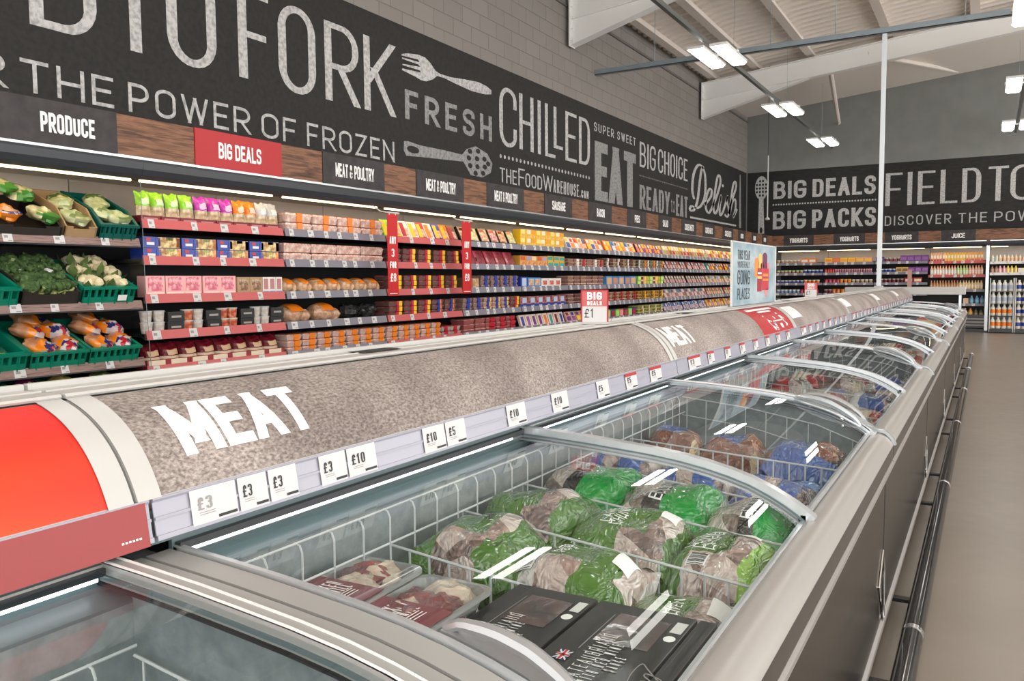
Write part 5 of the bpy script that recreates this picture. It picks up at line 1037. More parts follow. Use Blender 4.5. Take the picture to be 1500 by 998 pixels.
bag('lamb_bag', -.715, 1.50, .255, .260, FB0, .155, -.08, 'bag chop B', 8, 'olive chops bag in the middle behind the black boxes, with barcode', 'frozen bag', None, (('CHOPS',.30,.36,.45,.72,'signwhite',0),), 0., (('barcode',.10,.28,.14,.34,'signwhite'),('sticker',.78,.92,.55,.80,'signwhite')))
bag('lamb_bag', -.495, 1.50, .210, .255, FB0, .088, .12, 'bag chop C', 12, 'low olive bag sunk in the front corner behind the rightmost black box', 'frozen bag', None, (('OVEN',.40,.48,.35,.70,'signwhite',0),), 0., (('sticker',.74,.92,.45,.80,'signwhite'),))
bag('lamb_bag', -.965, 1.79, .275, .285, FB0, .190, -.05, 'bag chop D', 17, 'green bag of lamb next to the light strip, between the second and third dividers', 'frozen bag', None, (('LAMB',.52,.58,.45,.65,'ink',0),))
bag('lamb_bag', -.715, 1.79, .265, .285, FB0, .168, .06, 'bag lamb peak', 21, 'peaked olive chops bag in the middle of the second basket section', 'frozen bag', None, (('LAMB',.30,.37,.30,.58,'signwhite',.01),('CHUNK',.40,.47,.28,.60,'signwhite',.01)), 0., (('sticker',.76,.90,.56,.86,'signwhite'),))
bag('lamb_bag', -.492, 1.79, .232, .285, FB0, .138, .02, 'bag lamb', 27, 'olive and lime bag lettered LAMB CHUNK CHOPS at the aisle side', 'frozen bag', None, (('LAMB',.16,.23,.36,.66,'signwhite',.015),('CHUNK',.26,.33,.34,.72,'signwhite',.015),('CHOPS',.36,.43,.34,.72,'signwhite',.015)), 0., (('sticker',.62,.80,.66,.88,'signwhite'),('barcode',.26,.44,.10,.26,'signwhite'),('flavour_patch',.48,.57,.36,.74,'film olive')))
eg = (('ECONOMY',.30,.42,.16,.90,'signwhite',.02),('LEGS',.50,.58,.55,.80,'ink',.01))
bag('economy_bag', -.965, 2.10, .275, .29, FB0, .190, .0, 'bag economy 0', 31, 'bright green economy bag nearest the light strip', 'frozen bag', None, ())
bag('economy_bag', -.715, 2.10, .260, .285, FB0, .168, .03, 'bag economy 1', 36, 'middle bright green bag with a black ECONOMY band', 'frozen bag', None, (('ECONOMY',.37,.47,.14,.88,'signwhite',.03),))
bag('economy_bag', -.492, 2.10, .232, .285, FB0, .145, -.02, 'bag economy 2', 41, 'bright green bag with ECONOMY LEGS band beside the front rail', 'frozen bag', None, (('ECONOMY',.43,.53,.14,.86,'signwhite',.03),('LEGS',.62,.70,.55,.82,'ink',.02)))
for q,(x,z) in enumerate(((-.98,.185),(-.75,.165),(-.52,.135))): bag('blue_meat_bag', x, 2.41, .245, .24, FB0, z, .05*q-.05, 'bag blue', 50+q, 'blue and clear meat bag under the middle lid bar, %s from the light strip' % ORD[q], 'frozen bag', 'blue bags under the lid bar')
for q,(x,z,wd) in enumerate(((-.99,.165,.22),(-.77,.160,.22),(-.52,.155,.27))): bag('roast_joint', x, 2.92, wd, .27, FB0, z, .04-.05*q, 'bag roast big' if q == 2 else 'bag roast', 60+q, 'brown roast joint with blue label in the second lid, %s from the light strip' % ORD[q], 'frozen joint', 'roast joints in the second lid')
for q,x in enumerate((-.74,-.50)): bag('fish_bag', x, 2.61, .22, .17, FB0, .085, .1, 'bag fish' if q else 'bag blue', 70+q, ['dark blue bag before the roast joints','light blue and white bag in the corner by the front rail'][q], 'frozen bag')
for q,(y,zt) in enumerate(((1.365,.845),(1.645,.85),(1.945,.85),(2.27,.85),(2.735,.85))):
    w = MB(); x0, x1 = -1.095, -.392; zz = lambda x: zt+.010-.065*(x-x0)/(x1-x0) if q < 4 else zt-.04*(x-x0)/(x1-x0)
    w.tube([(x0,y,.70),(x0,y,zz(x0)),(-.75,y,zz(-.75)),(x1,y,zz(x1)),(x1,y,.70)], .0032, 6)
    w.tube([(x0,y,.745),(x1,y,.745)], .0026, 6)
    n = 14
    for j in range(1,n): x = x0+(x1-x0)*j/n; w.tube([(x,y,.70),(x,y,zz(x))], .0027, 6)
    o = w.build('wire_divider', 'wire'); tag(o, 'white wire basket divider, %s from the mixed grill trays' % ORD[q], 'divider', 'wire dividers in the near freezer')
# mixed grill trays, stacked
def grill_tray(cx, cy, z, rot, seed, label):
    r = thing('meat_tray', label, 'meat tray', (0,0,0), 'mixed grill trays'); w, l, h = .158, .235, .054
    def rect(s, z, n=5, rad=.03):
        out = []
        for qx,qy,a0 in ((1,1,0),(-1,1,90),(-1,-1,180),(1,-1,270)):
            for k in range(n): a = math.radians(a0+90*k/(n-1)); out.append((qx*(w/2-s-rad)+rad*math.cos(a), qy*(l/2-s-rad)+rad*math.sin(a), z))
        return out
    R = [rect(.022,0),rect(.018,.01),rect(.006,h-.008),rect(-.004,h-.006),rect(-.004,h),rect(.006,h),rect(.020,.014),rect(.024,.006)]; n = len(R[0]); mb = MB()
    mb.add([p for q in R for p in q], [(i*n+j,i*n+(j+1)%n,(i+1)*n+(j+1)%n,(i+1)*n+j) for i in range(len(R)-1) for j in range(n)]+[tuple(range(n))[::-1], tuple(range((len(R)-1)*n,len(R)*n))])
    mb.build('tray', M.setdefault('tray plastic', mat('smoky tray plastic', (.30,.30,.29), .12, coat=.6)), r, smooth=True)
    rr = random.Random(seed)
    for q in range(5): b = MB().blob((rr.uniform(-.03,.03), .02+rr.uniform(-.06,.07), .034), (.032+rr.random()*.02,.045,.024), .22, 2.2, seed+q, 14, 8, 0, .008); b.build('meat_cut', 'red steak' if q % 3 else 'steak fat', r, smooth=True)
    for q in range(2): MB().blob((.03-.06*q, -.085, .03), (.024,.035,.02), .15, 2, seed+9+q, 12, 7, 0, .008).build('sausage', 'steak fat', r, smooth=True)
    g = MB(); g.add(rect(-.002, h+.0012), [tuple(range(n))]); g.build('film_lid', 'clear', r)
    lb = MB(); lb.box(-w/2+.002, w/2-.002, -l/2+.01, -.015, h+.0018, h+.0026); lo = lb.build('label', 'meat label', r); lo['label'] = 'maroon label lettered MIXED GRILL'
    F = lambda a, c: (c, a, h+.0032); t = MB()
    stroke_text(t, 'MIXED', -l/2+.03, -.028, -.012, -.036, F, .0034, .0032, .0048); stroke_text(t, 'GRILL', -l/2+.035, -.030, .016, -.008, F, .0034, .0032, .0048)
    for q in range(3): t.quad(F(-l/2+.04,.022+.008*q),F(-.04,.022+.008*q),F(-.04,.025+.008*q),F(-l/2+.04,.025+.008*q))
    t.build('lettering', 'signwhite', lo)
    r.location = (cx, cy, z); r.rotation_euler = (0, 0, rot); return r
for q,(x,y,rot,dz) in enumerate(((-1.005,1.145,.05,.0),(-.848,1.14,.0,-.012))):
    for j in range(3):
        lab = ('mixed grill tray with maroon label touching the basket back','mixed grill tray with maroon label beside the black boxes')[q] if j == 2 else '%s mixed grill tray hidden under the %s one' % (('lowest','second')[j], ('back','front')[q])
        grill_tray(x, y, .699+(.0555+dz/3)*j, rot, 3+q*7+j*11, lab)
def beef_box(x0, x1, y0, y1, z, label, win=True, side=False):
    r = thing('beef_box', label, 'box', ((x0+x1)/2, (y0+y1)/2, z), 'black luxury beef boxes'); h = .044
    MB().box(x0, x1, y0, y1, z, z+h).build('carton', 'card black', r, bevel=.0015)
    F = lambda a, c: (c, a, z+h+.0008); w = x1-x0
    if win:
        MB().quad(F(y1-.16,x0+w*.30),F(y1-.04,x0+w*.30),F(y1-.04,x0+w*.82),F(y1-.16,x0+w*.82)).build('window', 'window', r)
        t = MB(); G0 = lambda a, c: (c, a, z+h+.0010); [stroke_text(t, wd, y0+ya, y1-yb, x0+w*xa, x0+w*xb, G0, .0017, .0018, .0072, 1.1, sp=.010) for wd,ya,yb,xa,xb in (('CHATEAUBRIAND',.13,.13,.48,.36),('WITH RED WINE',.15,.16,.60,.51),('SAUCE',.20,.20,.71,.63))]; t.build('lettering', 'signwhite', r)
        MB().quad(F(y1-.075,x0+w*.86),F(y1-.03,x0+w*.86),F(y1-.03,x0+w*.97),F(y1-.075,x0+w*.97)).build('nutrition_panel', 'whiteplastic', r)
        t = MB(); disc(t, y1-.10, x0+w*.91, .012, .010, F); t.build('seal', 'signwhite', r)
        fl = MB(); yf, xf = y0+.20, x0+w*.20; G = lambda a, c: (c, a, z+h+.0012); fl.quad(F(yf,xf-.011),F(yf+.034,xf-.011),F(yf+.034,xf+.011),F(yf,xf+.011),0); G1 = lambda a, c: (c, a, z+h+.0010); fl.quad(G1(yf,xf-.011),G1(yf+.005,xf-.011),G1(yf+.034,xf+.011),G1(yf+.029,xf+.011),1); fl.quad(G1(yf,xf+.011),G1(yf+.005,xf+.011),G1(yf+.034,xf-.011),G1(yf+.029,xf-.011),1); fl.quad(G(yf+.013,xf-.011),G(yf+.021,xf-.011),G(yf+.021,xf+.011),G(yf+.013,xf+.011),1); fl.quad(G(yf,xf-.004),G(yf+.034,xf-.004),G(yf+.034,xf+.004),G(yf,xf+.004),1)
        G2 = lambda a, c: (c, a, z+h+.0016); fl.quad(G2(yf+.015,xf-.011),G2(yf+.019,xf-.011),G2(yf+.019,xf+.011),G2(yf+.015,xf+.011),2); fl.quad(G2(yf,xf-.002),G2(yf+.034,xf-.002),G2(yf+.034,xf+.002),G2(yf,xf+.002),2); fl.build('flag_print', ['flagblue','signwhite','flagred'], r)
    # flowing script word
    t = MB(); sc = [(0,1),(.06,.1),(.16,.15),(.20,.5),(.24,.12),(.32,.5),(.36,.12),(.44,.5),(.5,.12),(.56,.5),(.6,.2),(.68,.5),(.72,.1),(.80,.55),(.86,.5),(.80,-.3),(.74,-.35),(.95,.6),(1.05,1.1),(.8,1.2),(.5,1.0)]
    ribbon(t, [(y0+.05+.14*a, x0+w*.16-.030*c) for a,c in sc], .0022, lambda a, c: F(a, c)); t.build('script', 'inkgrey', r)
    MB().quad(F(y1-.20,x0+w*.26),F(y1-.05,x0+w*.26),F(y1-.05,x0+w*.27),F(y1-.20,x0+w*.27)).build('rule', 'inkgrey', r)
for q in range(3):
    n_ = ('lowest','second','uppermost')[q]
    if q < 2: beef_box(-.768, -.603, .90, 1.35, .699+.0455*q, '%s black beef box of the stack beside the mixed grill trays' % n_, q == 2)
    beef_box(-.595, -.416, .90, 1.35, .699+.0455*q, '%s black beef box of the middle stack' % n_, q == 2)
beef_box(-.768, -.603, .90, 1.35, .699+.0455*2, 'uppermost black boxed beef beside the mixed grill trays')
for q in range(3): beef_box(-.411, -.381, .95, 1.35, .699+.0455*q-(.0 if q < 2 else 0), '%s narrow black beef box squeezed against the front rail' % ('lowest','second','uppermost')[q], False)
# further freezers: mixed bags and cartons
PATS = {}
for nm,bs in {'red':[(0,(.5,.02,.02)),(.55,'meat'),(.85,CLR)],'blue':[(0,(.62,.62,.6)),(.3,BLE),(.8,'meat')],'cream':[(0,(.66,.54,.38)),(.7,(.45,.03,.03))],'brown':[(0,(.12,.05,.03)),(.5,'meat'),(.8,(.6,.5,.36))],'orange':[(0,(.62,.2,.03)),(.6,(.66,.64,.6))],'grey':[(0,CLR),(.4,'meat'),(.75,BLE)],'white':[(0,(.66,.66,.64)),(.65,(.5,.03,.03))]}.items(): PATS[nm] = bagmat('bag far '+nm, bs, None, .4)
PN = {'red':'red and grey','blue':'blue and white','cream':'cream and red','brown':'brown','orange':'orange and white','grey':'grey','white':'white and red'}
FN = ['','second','third','fourth','fifth','sixth']
for k in range(1, 6):
    R = random.Random(90+k); Y0 = M0+ML*k; ny = 7 if k < 3 else 6
    for j in range(ny):
        y = Y0+.24+(ML-.48)*j/(ny-1)
        for i in range(3):
            key = R.choice(('red','blue','cream','brown') if k in (1,3) else (('orange','white','cream','brown','grey') if k == 2 else tuple(PATS)))
            bag('frozen_bag', -.98+.235*i, y, .225, (ML-.5)/ny*.97, FB0, R.uniform(.10,.15)-.018*i, R.uniform(-.06,.06), PATS[key], 100+k*30+j*3+i, '%s frozen bag, %s of %s row, %s freezer past the red header' % (PN[key], ('back','middle','front')[i], ORD[j], FN[k]), 'frozen bag', 'frozen bags in the %s freezer' % FN[k])
    for j in range(3):
        y = Y0+.60+.63*j; w = MB(); x0, x1 = -1.065, -.392
        w.tube([(x0,y,.70),(x0,y,.85),(x1,y,.79),(x1,y,.70)], .0032, 5)
        for q in range(1,12): x = x0+(x1-x0)*q/12; w.tube([(x,y,.70),(x,y,.85-.06*q/12)], .0026, 5)
        tag(w.build('wire_divider', 'wire'), '%s white wire divider in the %s freezer past the red header' % (ORD[j], FN[k]), 'divider', 'wire dividers in the further freezers')
# the front freezer holds bare baskets with a little stock
w = MB(); y0, y1 = -.9, .60
for z in (.60,.70,.80): w.tube([(-.72,y0,z),(-.72,y1,z)], .003, 6)
y = y0
while y < y1: w.tube([(-.72,y,.59),(-.72,y,.80)], .0026, 6); y += .055
tag(w.build('wire_divider', 'wire'), 'white wire divider lying lengthwise in the freezer with the red orange header', 'divider')
for q in range(4): bag('frozen_bag', -.92, -.65+.36*q, .30, .34, .585, .12, .1, PATS['grey'], 300+q, 'grey frosted bag in the freezer with red orange header, %s from the front' % ORD[q], 'frozen bag')
# ------------------------------------------------------------------ vegetables
M['broccoli'] = noisemat('broccoli', (.02,.055,.012), (.085,.155,.04), 60, .7, bump=.8); M['stalk'] = mat('pale green stalk', (.42,.46,.16), .5); M['cauli'] = noisemat('cauliflower', (.72,.60,.33), (.82,.72,.48), 60, .6, bump=.8); M['leafdk'] = noisemat('cabbage leaf', (.07,.13,.03), (.22,.30,.10), 14, .45); M['leaflt'] = noisemat('pale leaf', (.35,.42,.18), (.60,.62,.38), 16, .4); M['vegbag'] = noisemat('mixed vegetable bag', (.30,.36,.10), (.70,.62,.40), 22, .2, coat=.5)
M['crategreen'] = mat('green crate plastic', (.0,.21,.13), .35); M['cratedark'] = mat('dark green crate plastic', (.0,.10,.08), .4); M['cardbrown'] = mat('brown cardboard', (.36,.23,.11), .7); M['carddark'] = mat('dark printed cardboard', (.022,.016,.013), .6); M['carrot'] = noisemat('carrots in film', (.50,.20,.09), (.70,.38,.22), 14, .2, coat=.6); M['carrotbag'] = noisemat('orange carrot film', (.80,.17,.005), (.88,.28,.02), 8, .22, coat=.6); M['flagfilm'] = noisemat('union flag film', (.03,.03,.14), (.62,.55,.55), 20, .25, lo=.46, hi=.52); M['flagfilmr'] = noisemat('union flag red film', (.5,.02,.03), (.7,.6,.58), 20, .25, lo=.48, hi=.54)
M['potato'] = noisemat('potatoes in film', (.55,.40,.08), (.75,.60,.20), 18, .25, coat=.5); M['beet'] = noisemat('purple vegetables in film', (.12,.01,.06), (.4,.05,.18), 18, .25, coat=.5); M['mushroom'] = noisemat('mushrooms', (.6,.5,.38), (.75,.68,.56), 30, .5); M['labelyellow'] = mat('yellow label', (.92,.62,.01), .4)
TILT = math.radians(23)
def crate(y0, y1, z, kind, label, d=.52, h=.15, hb=None, x=-.06):
    """open crate tipped towards the aisle; returns a function from crate coordinates (x back<0, y, z up) to the shop"""
    w = y1-y0-.012; r = thing('vegetable_crate' if 'crate' in label else 'cardboard_box', label, 'crate' if 'crate' in label else 'box', (0,0,0), None)
    hb = hb or h; m = {'green':'crategreen','dark':'carddark','brown':'cardbrown','darkgreen':'cratedark'}[kind]; t = .012
    MB().box(-d, 0, -w/2, w/2, 0, .012).build('bottom', m, r)
    f = MB()
    if kind in ('green','darkgreen'):
        f.box(-t, 0, -w/2, w/2, 0, h*.42).box(-t, 0, -w/2, w/2, h*.86, h).box(-.02, .012, -w/2-.008, w/2+.008, h-.014, h+.004)
        for j in range(9): yy = -w/2+w*j/8; f.box(-t, 0, max(yy-.010,-w/2), min(yy+.010,w/2), h*.4, h*.88)
        for j in range(4): yy = -w/2+w*(j+.5)/4; f.box(0, .008, yy-.003, yy+.003, 0, h*.86)
    else: f.box(-t, 0, -w/2, w/2, 0, h*.8).box(-t, 0, -w/2, -w*.25, h*.78, h).box(-t, 0, w*.25, w/2, h*.78, h)
    f.build('front', m, r)
    for s in (-1,1):
        a = MB(); yy = s*(w/2-t/2); a.prism([(-d,0),(0,0),(0,h),(-d*.3,hb),(-d,hb)], yy-t/2, yy+t/2)
        if kind in ('green','darkgreen'): a.prism([(-d,hb-.014),(-d*.3,hb-.014),(0,h-.014),(0,h+.004),(-d*.3,hb+.004),(-d,hb+.004)], yy-t/2-.006, yy+t/2+.006)
        a.build('side', m, r)
    MB().box(-d, -d+t, -w/2, w/2, 0, hb).build('back', m, r)
    r.location = (XS+x, (y0+y1)/2, z+.002); r.rotation_euler = (0, TILT, 0)
    ca, sa = math.cos(TILT), math.sin(TILT)
    def T(a, b, c): return (XS+x+a*ca+c*sa, (y0+y1)/2+b, z+.002-a*sa+c*ca)
    return T, w, d, r
_vm = {}
def veg(kind, seed):
    k = (kind, seed % 4)
    if k in _vm: return _vm[k]
    s = seed % 4; mb = MB()
    if kind == 'broccoli':
        for q in range(6): a = q*1.05+s; mb.blob((.035*math.cos(a),.035*math.sin(a),.05+.012*(q%2)), (.034,.034,.028), .25, 4, s*7+q, 9, 6, 0)
        mb.blob((0,0,.065),(.04,.04,.03),.25,4,s,10,6,0); mb.tube([(0,0,0),(0,0,.05)],[.02,.018],8,1)
        for q in range(3): a = q*2.1+s*.7; mb.tube([(.02*math.cos(a),.02*math.sin(a),.02),(.055*math.cos(a),.055*math.sin(a),.055)],[.012,.016],7,1)
        me = mb.mesh('broccoli', ['broccoli','stalk'], True)
    elif kind == 'cauliflower':
        for q in range(7): a = q*.9+s; rr = .045 if q else 0; mb.blob((rr*math.cos(a),rr*math.sin(a),.07 if q else .085), (.038,.038,.032), .18, 4, s*5+q, 9, 6, 0)
        for q in range(6): a = q*1.05+.3; mb.add([(.03*math.cos(a),.03*math.sin(a),0),(.095*math.cos(a-.35),.095*math.sin(a-.35),.05),(.115*math.cos(a),.115*math.sin(a),.10),(.095*math.cos(a+.35),.095*math.sin(a+.35),.05)], [(0,1,2,3)], 1)
        mb.blob((0,0,.035),(.06,.06,.035),.1,2,s,10,6,1); me = mb.mesh('cauliflower', ['cauli','leafdk'], True)
    else:
        pal = {'carrot_bag':['carrot','carrotbag','flagfilm','flagfilmr'],'veg_bag':['vegbag','P1','leaflt','vegbag'],'leek_bag':['leaflt','leafdk','vegbag','leaflt'],'lettuce_bag':['leaflt','leaflt','leafdk','vegbag'],'potato_bag':['potato','potato','vegbag','potato'],'beet_bag':['beet','beet','vegbag','beet'],'stew_bag':['carrotbag','carrot','flagfilm','leafdk']}[kind]
        pal = [P((.05,.22,.03),.3) if p == 'P1' else p for p in pal]
        mb.blob((0,0,.05), (.115,.085,.052), .16, 2.0, s*3+1, 16, 10, 0, .0)
        for fi,f in enumerate(mb.f):
            c = sum((Vector(mb.v[i]) for i in f), Vector())/len(f)
            if kind == 'veg_bag': mb.m[fi] = 1 if c.x > .065 else (2 if c.y > .03 and c.z > .06 else 0)
            elif kind == 'carrot_bag': u = c.x+.04*math.sin(c.y*30+s); mb.m[fi] = 1 if -.01 < u < .05 else (2 if .05 <= u < .085 else (3 if u >= .085 and abs(c.y) < .03 else (2 if u > .085 else 0)))
            else: mb.m[fi] = [0,1,2,0][int((c.x+.2)*22+s) % 4] if c.z > .06 else 0
        me = mb.mesh(kind, pal, True)
    _vm[k] = me; return me
VN = {'broccoli':('broccoli head','vegetable'),'cauliflower':('cauliflower with leaves','vegetable'),'carrot_bag':('orange carrot bag with flag print','vegetable bag'),'veg_bag':('mixed vegetable bag','vegetable bag'),'leek_bag':('bag of green vegetables','vegetable bag'),'lettuce_bag':('wrapped pale lettuce','lettuce'),'potato_bag':('yellow potato bag','vegetable bag'),'beet_bag':('purple vegetable bag','vegetable bag'),'stew_bag':('orange stew vegetable bag','vegetable bag')}
def fill(C, kind, spots, where_, sc=1.):
    T, w, d, r = C
    for q,(a,b,c,rz) in enumerate(spots):
        o = place(kind, veg(kind, q), T(a*d,b*w,c), (rnd.uniform(-.2,.2), TILT*.8, rz), '%s %s %s' % (VN[kind][0], 'alone' if len(spots) == 1 else 'number %s from the front' % ORD[q].replace('first','one').replace('second','two').replace('third','three') if False else ORD[q]+' from the front', where_), VN[kind][1], VN[kind][0]+'s '+where_); o.scale = (sc,)*3
z1, z2, z3 = [q-.022 for q in ZP]
C = crate(2.86, 3.30, z1, 'dark', 'dark cardboard box of carrot and vegetable bags on the top produce shelf', h=.075, hb=.13)
fill(C, 'stew_bag', [(-.20,-.30,.07,.1),(-.62,-.32,.10,-.1)], 'in the dark box on the top shelf'); fill(C, 'veg_bag', [(-.18,.26,.075,.15),(-.60,.20,.14,.0),(-.66,-.1,.17,.2)], 'in the dark box on the top shelf')
C = crate(3.31, 3.55, z1, 'brown', 'brown cardboard box with tall flaps on the top produce shelf', h=.085, hb=.17)
fill(C, 'leek_bag', [(-.22,0,.06,.2),(-.58,.05,.11,-.3)], 'in the brown box on the top shelf')
C = crate(3.56, 3.86, z1, 'darkgreen', 'dark green crate of wrapped lettuces at the end of the top shelf', h=.115, hb=.17)
fill(C, 'lettuce_bag', [(-.22,.12,.08,.3),(-.34,-.2,.09,.2),(-.62,.0,.12,-.3)], 'in the dark green crate')
C = crate(2.55, 2.99, z2, 'green', 'green crate of mushrooms at the frame edge on the second produce shelf', h=.13)
T, w, d, r = C
for q in range(5):
    o = place('mushroom_punnet', k_box(.13,.12,.05,P((.02,.12,.08),.4),((.1,.9,.4,.9,M['labelyellow']),)), T(-.08-.22*(q//2)*d*1.6, -.10+.16*(q%2), .06), (0,TILT,0), '%s mushroom punnet from the front in the edge crate' % ORD[q], 'punnet', 'mushroom punnets')
C = crate(3.0, 3.40, z2, 'dark', 'dark cardboard box of broccoli on the second produce shelf', h=.10, hb=.14)
fill(C, 'broccoli', [(-.12,-.32,.05,0),(-.12,-.1,.055,1),(-.13,.13,.05,2),(-.12,.35,.05,3),(-.32,-.24,.07,.5),(-.33,.02,.075,2),(-.32,.28,.07,1),(-.55,-.33,.09,0),(-.55,-.08,.09,2),(-.56,.17,.09,3),(-.54,.38,.085,1),(-.78,-.2,.10,2),(-.78,.1,.10,0),(-.78,.34,.10,1)], 'in the dark box', 1.12)
for q,(a,b,c) in enumerate(((-.42,.22,.165),(-.36,.12,.15),(-.5,-.28,.16))):
    T, w, d, r = C; mb = MB(); 
    for j in range(2): mb.blob((0,0,0),(.035,.028,.010),.1,3,q+j,10,6,0)
    tag(place('paper_label', mb.mesh('paper_label', [M['signwhite']], True), T(a*d,b*w,c), (0,TILT,.4*q), '%s white paper tie label on the broccoli' % ORD[q], 'label', 'labels on the broccoli'), '%s white paper tie label on the broccoli' % ORD[q], 'label', 'labels on the broccoli')
C = crate(3.41, 3.82, z2, 'green', 'green crate of cauliflowers on the second produce shelf', h=.13)
fill(C, 'cauliflower', [(-.18,-.24,.06,0),(-.18,.22,.06,1),(-.46,-.28,.075,2),(-.46,.05,.085,3),(-.46,.32,.075,.5),(-.75,-.1,.09,2),(-.75,.25,.09,1)], 'in the green crate', 1.05)
T, w, d, r = C; lb = MB().quad((.014,.06,.03),(.014,.13,.03),(.014,.13,.075),(.014,.06,.075)).build('crate_label', 'signwhite'); lb.parent = r
C = crate(2.58, 3.02, z3, 'green', 'green crate at the frame edge on the third produce shelf', h=.13)
T, w, d, r = C
for q in range(4): place('mushroom_punnet', k_box(.13,.12,.05,P((.02,.12,.08),.4),((.1,.9,.4,.9,M['labelyellow']),)), T(-.08-.22*(q//2)*d*1.6, -.10+.16*(q%2), .06), (0,TILT,0), '%s mushroom punnet from the front in the lower edge crate' % ORD[q], 'punnet', 'mushroom punnets in the lower crate')
for a,b,nm in ((3.03,3.43,'left'),(3.44,3.84,'right')):
    C = crate(a, b, z3, 'green', '%s of the two green crates full of carrot bags' % nm, h=.12)
    fill(C, 'carrot_bag', [(-.20,-.22,.065,.25),(-.20,.24,.07,-.2),(-.52,-.24,.10,1.2),(-.50,.22,.11,.4),(-.78,0,.11,.8)], 'in the %s carrot crate' % nm)
for q,(a,b,kd,nm) in enumerate(((2.60,2.98,'beet_bag','first'),(2.99,3.22,'beet_bag','second'),(3.23,3.46,'potato_bag','third'),(3.47,3.82,'leek_bag','last'))):
    C = crate(a, b, .46, 'green' if q != 3 else 'dark', '%s green crate in the bottom well of the produce chiller' % nm if q != 3 else 'dark cardboard box in the bottom well of the produce chiller', h=.15, x=.02)
    fill(C, kd, [(-.25,0,.10,.3),(-.60,.0,.11,-.2)], 'in the %s well crate' % nm)
# ------------------------------------------------------------------ hanging and standing signs
for q,(y,zt,w) in enumerate(((6.60,2.098,.165),(7.96,2.098,.185))):
    t = thing('hanging_sign', ['red ANY 3 FOR 8 pounds sign hanging before the second MEAT AND POULTRY sign','red ANY 3 FOR 8 pounds sign hanging farther along the chillers'][q], 'sign', (-5.2, y, zt), 'hanging offer signs')
    a, b = y-w/2, y+w/2; MB().box(-5.2, -5.196, a, b, 1.275, zt).build('panel', 'signred', t)
    f = lambda u, v: (-5.195, u, v)
    m = MB(); c = y
    [stroke_text(m, wd, c-hw, c+hw, za, zb, f, .016, .013, .006, .9) for wd,hw,za,zb in (('ANY',.052,1.800,1.872),('3',.023,1.668,1.750),('FOR',.052,1.555,1.622),('£8',.048,1.420,1.505))]
    m.quad(f(a+.02,1.295),f(b-.02,1.295),f(b-.02,1.303),f(a+.02,1.303)); m.build('lettering', 'signwhite', t)
    MB().tube([(-5.198,a-.03,zt+.012),(-5.198,b+.03,zt+.012)], .008, 6).build('hanger_bar', 'whiteplastic', t)
    MB().tube([(-5.198,y-.06,zt+.012),(-5.30,y-.06,zt+.03),(-5.40,y-.06,2.19)], .006, 6).build('hanger_arm', 'whiteplastic', t)
    for s in (-.05,.05): MB().box(-5.203, -5.193, y+s-.008, y+s+.008, zt-.01, zt+.02).build('clip', 'white', t)
def price_stand(x, y, rz, label, w=.112, h=.134):
    t = thing('price_sign', label, 'sign', (0,0,0)); f = lambda u, v: (u, -.0022, v)
    MB().box(-w/2, w/2, -.0015, .0015, 0, h).build('panel', 'red', t)
    MB().quad((-w/2+.006,-.0018,.0),(w/2-.006,-.0018,.0),(w/2-.006,-.0018,h*.50),(-w/2+.006,-.0018,h*.50)).build('price_card', 'ticket', t)
    MB().quad((-w/2+.006,-.0018,h*.50),(w/2-.006,-.0018,h*.50),(w/2-.006,-.0018,h*.955),(-w/2+.006,-.0018,h*.955)).build('red_card', 'railred', t)
    m = MB(); stroke_text(m, 'BIG', -w*.27, w*.27, h*.70, h*.93, f, .0078, .0066, .0042, .9); stroke_text(m, 'DEALS', -w*.27, w*.27, h*.535, h*.66, f, .0046, .0040, .0026, .9); m.build('lettering', 'signwhite', t)
    m = MB(); stroke_text(m, '£1', -w*.37, -w*.05, h*.16, h*.43, f, .0042, .0038, .006, .9); m.build('price', 'ink', t)
    MB().box(-w/2-.002, w/2+.002, -.010, .010, -.004, .004).build('foot', 'white', t)
    t.location = (x, y, 1.246); t.rotation_euler = (0, 0, rz)
price_stand(-1.372, 3.04, math.radians(14), 'small red and white BIG DEALS one pound sign standing on the freezer ledge'); price_stand(-1.40, 7.9, math.radians(10), 'small red and white price sign on the ledge farther along, past the poster')
t = thing('poster_stand', 'pale blue poster lettered THIS YEAR on the freezer ledge', 'poster', (-1.40, 5.75, 1.243)); y0, y1, z0, z1 = 5.19, 6.42, 1.246, 1.655
M['posterblue'] = noisemat('sky print', (.20,.31,.37), (.44,.52,.55), 3.0, .5, (1,1,2.2), 4, .36, .66)
MB().box(-1.403, -1.397, y0, y1, z0, z1).build('panel', 'posterblue', t)
MB().box(-1.404, -1.3955, y1-.02, y1+.012, z0-.003, z1+.006).box(-1.404, -1.3955, y0-.012, y0+.012, z0-.003, z1+.006).box(-1.404, -1.3955, y0, y1, z1-.003, z1+.006).build('frame', 'whiteplastic', t)
f = lambda u, v: (-1.3962, u, v); f2 = lambda u, v: (-1.3958, u, v); f3 = lambda u, v: (-1.3954, u, v); m = MB(); H = z1-z0
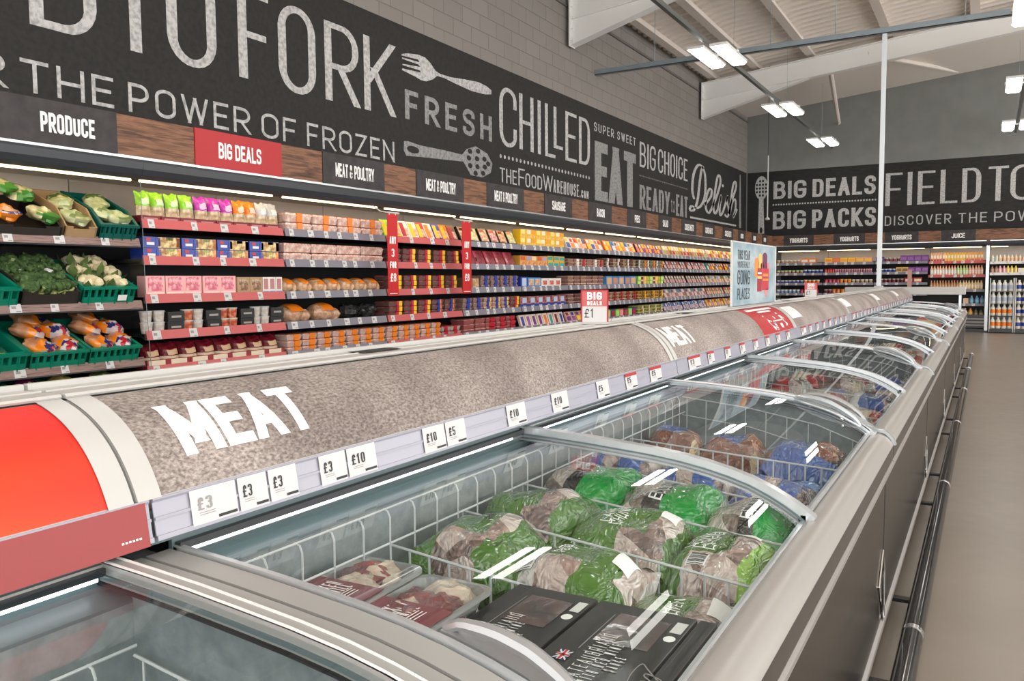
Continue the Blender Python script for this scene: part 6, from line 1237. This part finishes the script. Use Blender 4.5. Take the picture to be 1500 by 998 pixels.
for s,a,b,o in (('THIS YEAR',.73,.88,.011),("YOU'RE REALLY",.60,.70,.005),('GOING',.33,.56,.016),('PLACES',.09,.27,.013)): stroke_text(m, s, y0+.13, y0+.45, z0+a*H, z0+b*H, f, o, o*.62, o*.75, 1., sp=o*1.2)
m.build('lettering', 'ink', t)
def capsule(m, cy, w, za, zb, mi, ff):
    P = [(cy-w/2,za),(cy+w/2,za)]+[(cy+w/2*math.cos(math.pi*j/10), zb-w*.22+w*.22*math.sin(math.pi*j/10)) for j in range(11)]; m.add([ff(a,b) for a,b in P], [tuple(range(len(P)))], mi)
m = MB()
for cy,w,za,zb,mi in ((.64,.12,.45,.78,0),(.74,.10,.50,.86,1),(.80,.09,.50,.70,3),(.88,.14,.55,.88,2),(.98,.09,.45,.70,3)): capsule(m, y0+cy, w, z0+za*H, z0+zb*H, mi, f)
m.quad(f2(y0+.66,z0+.20*H),f2(y0+.79,z0+.20*H),f2(y0+.79,z0+.60*H),f2(y0+.66,z0+.60*H),4); m.quad(f2(y0+.80,z0+.22*H),f2(y0+1.0,z0+.22*H),f2(y0+1.0,z0+.60*H),f2(y0+.80,z0+.60*H),5)
for a,b,c,d,mi in ((.66,.79,.42,.47,1),(.82,.98,.46,.51,0),(.82,.98,.38,.42,0),(.67,.78,.50,.53,6)): m.quad(f3(y0+a,z0+c*H),f3(y0+b,z0+c*H),f3(y0+b,z0+d*H),f3(y0+a,z0+d*H),mi)
m.quad(f2(y0+.86,z0+.20*H),f2(y0+.98,z0+.25*H),f2(y0+.96,z0+.10*H),f2(y0+.92,z0+.10*H),3)
m.build('ice_lolly_picture', [P((.80,.25,.05),.5),P((.80,.50,.12),.5),P((.16,.01,.06),.5),P((.66,.22,.22),.5),P((.34,.012,.03),.5),P((.50,.02,.04),.5),'signwhite'], t)
# signs on the back chillers
for q,(x,z0,z1,lab) in enumerate(((-1.78,1.0,1.62,'slim pinkish offer strip hanging before the dark desserts'),)):
    o = MB().box(x-.05, x+.05, 24.02, 24.024, z0, z1).build('hanging_strip', P((.55,.30,.26),.5)); tag(o, lab, 'sign')
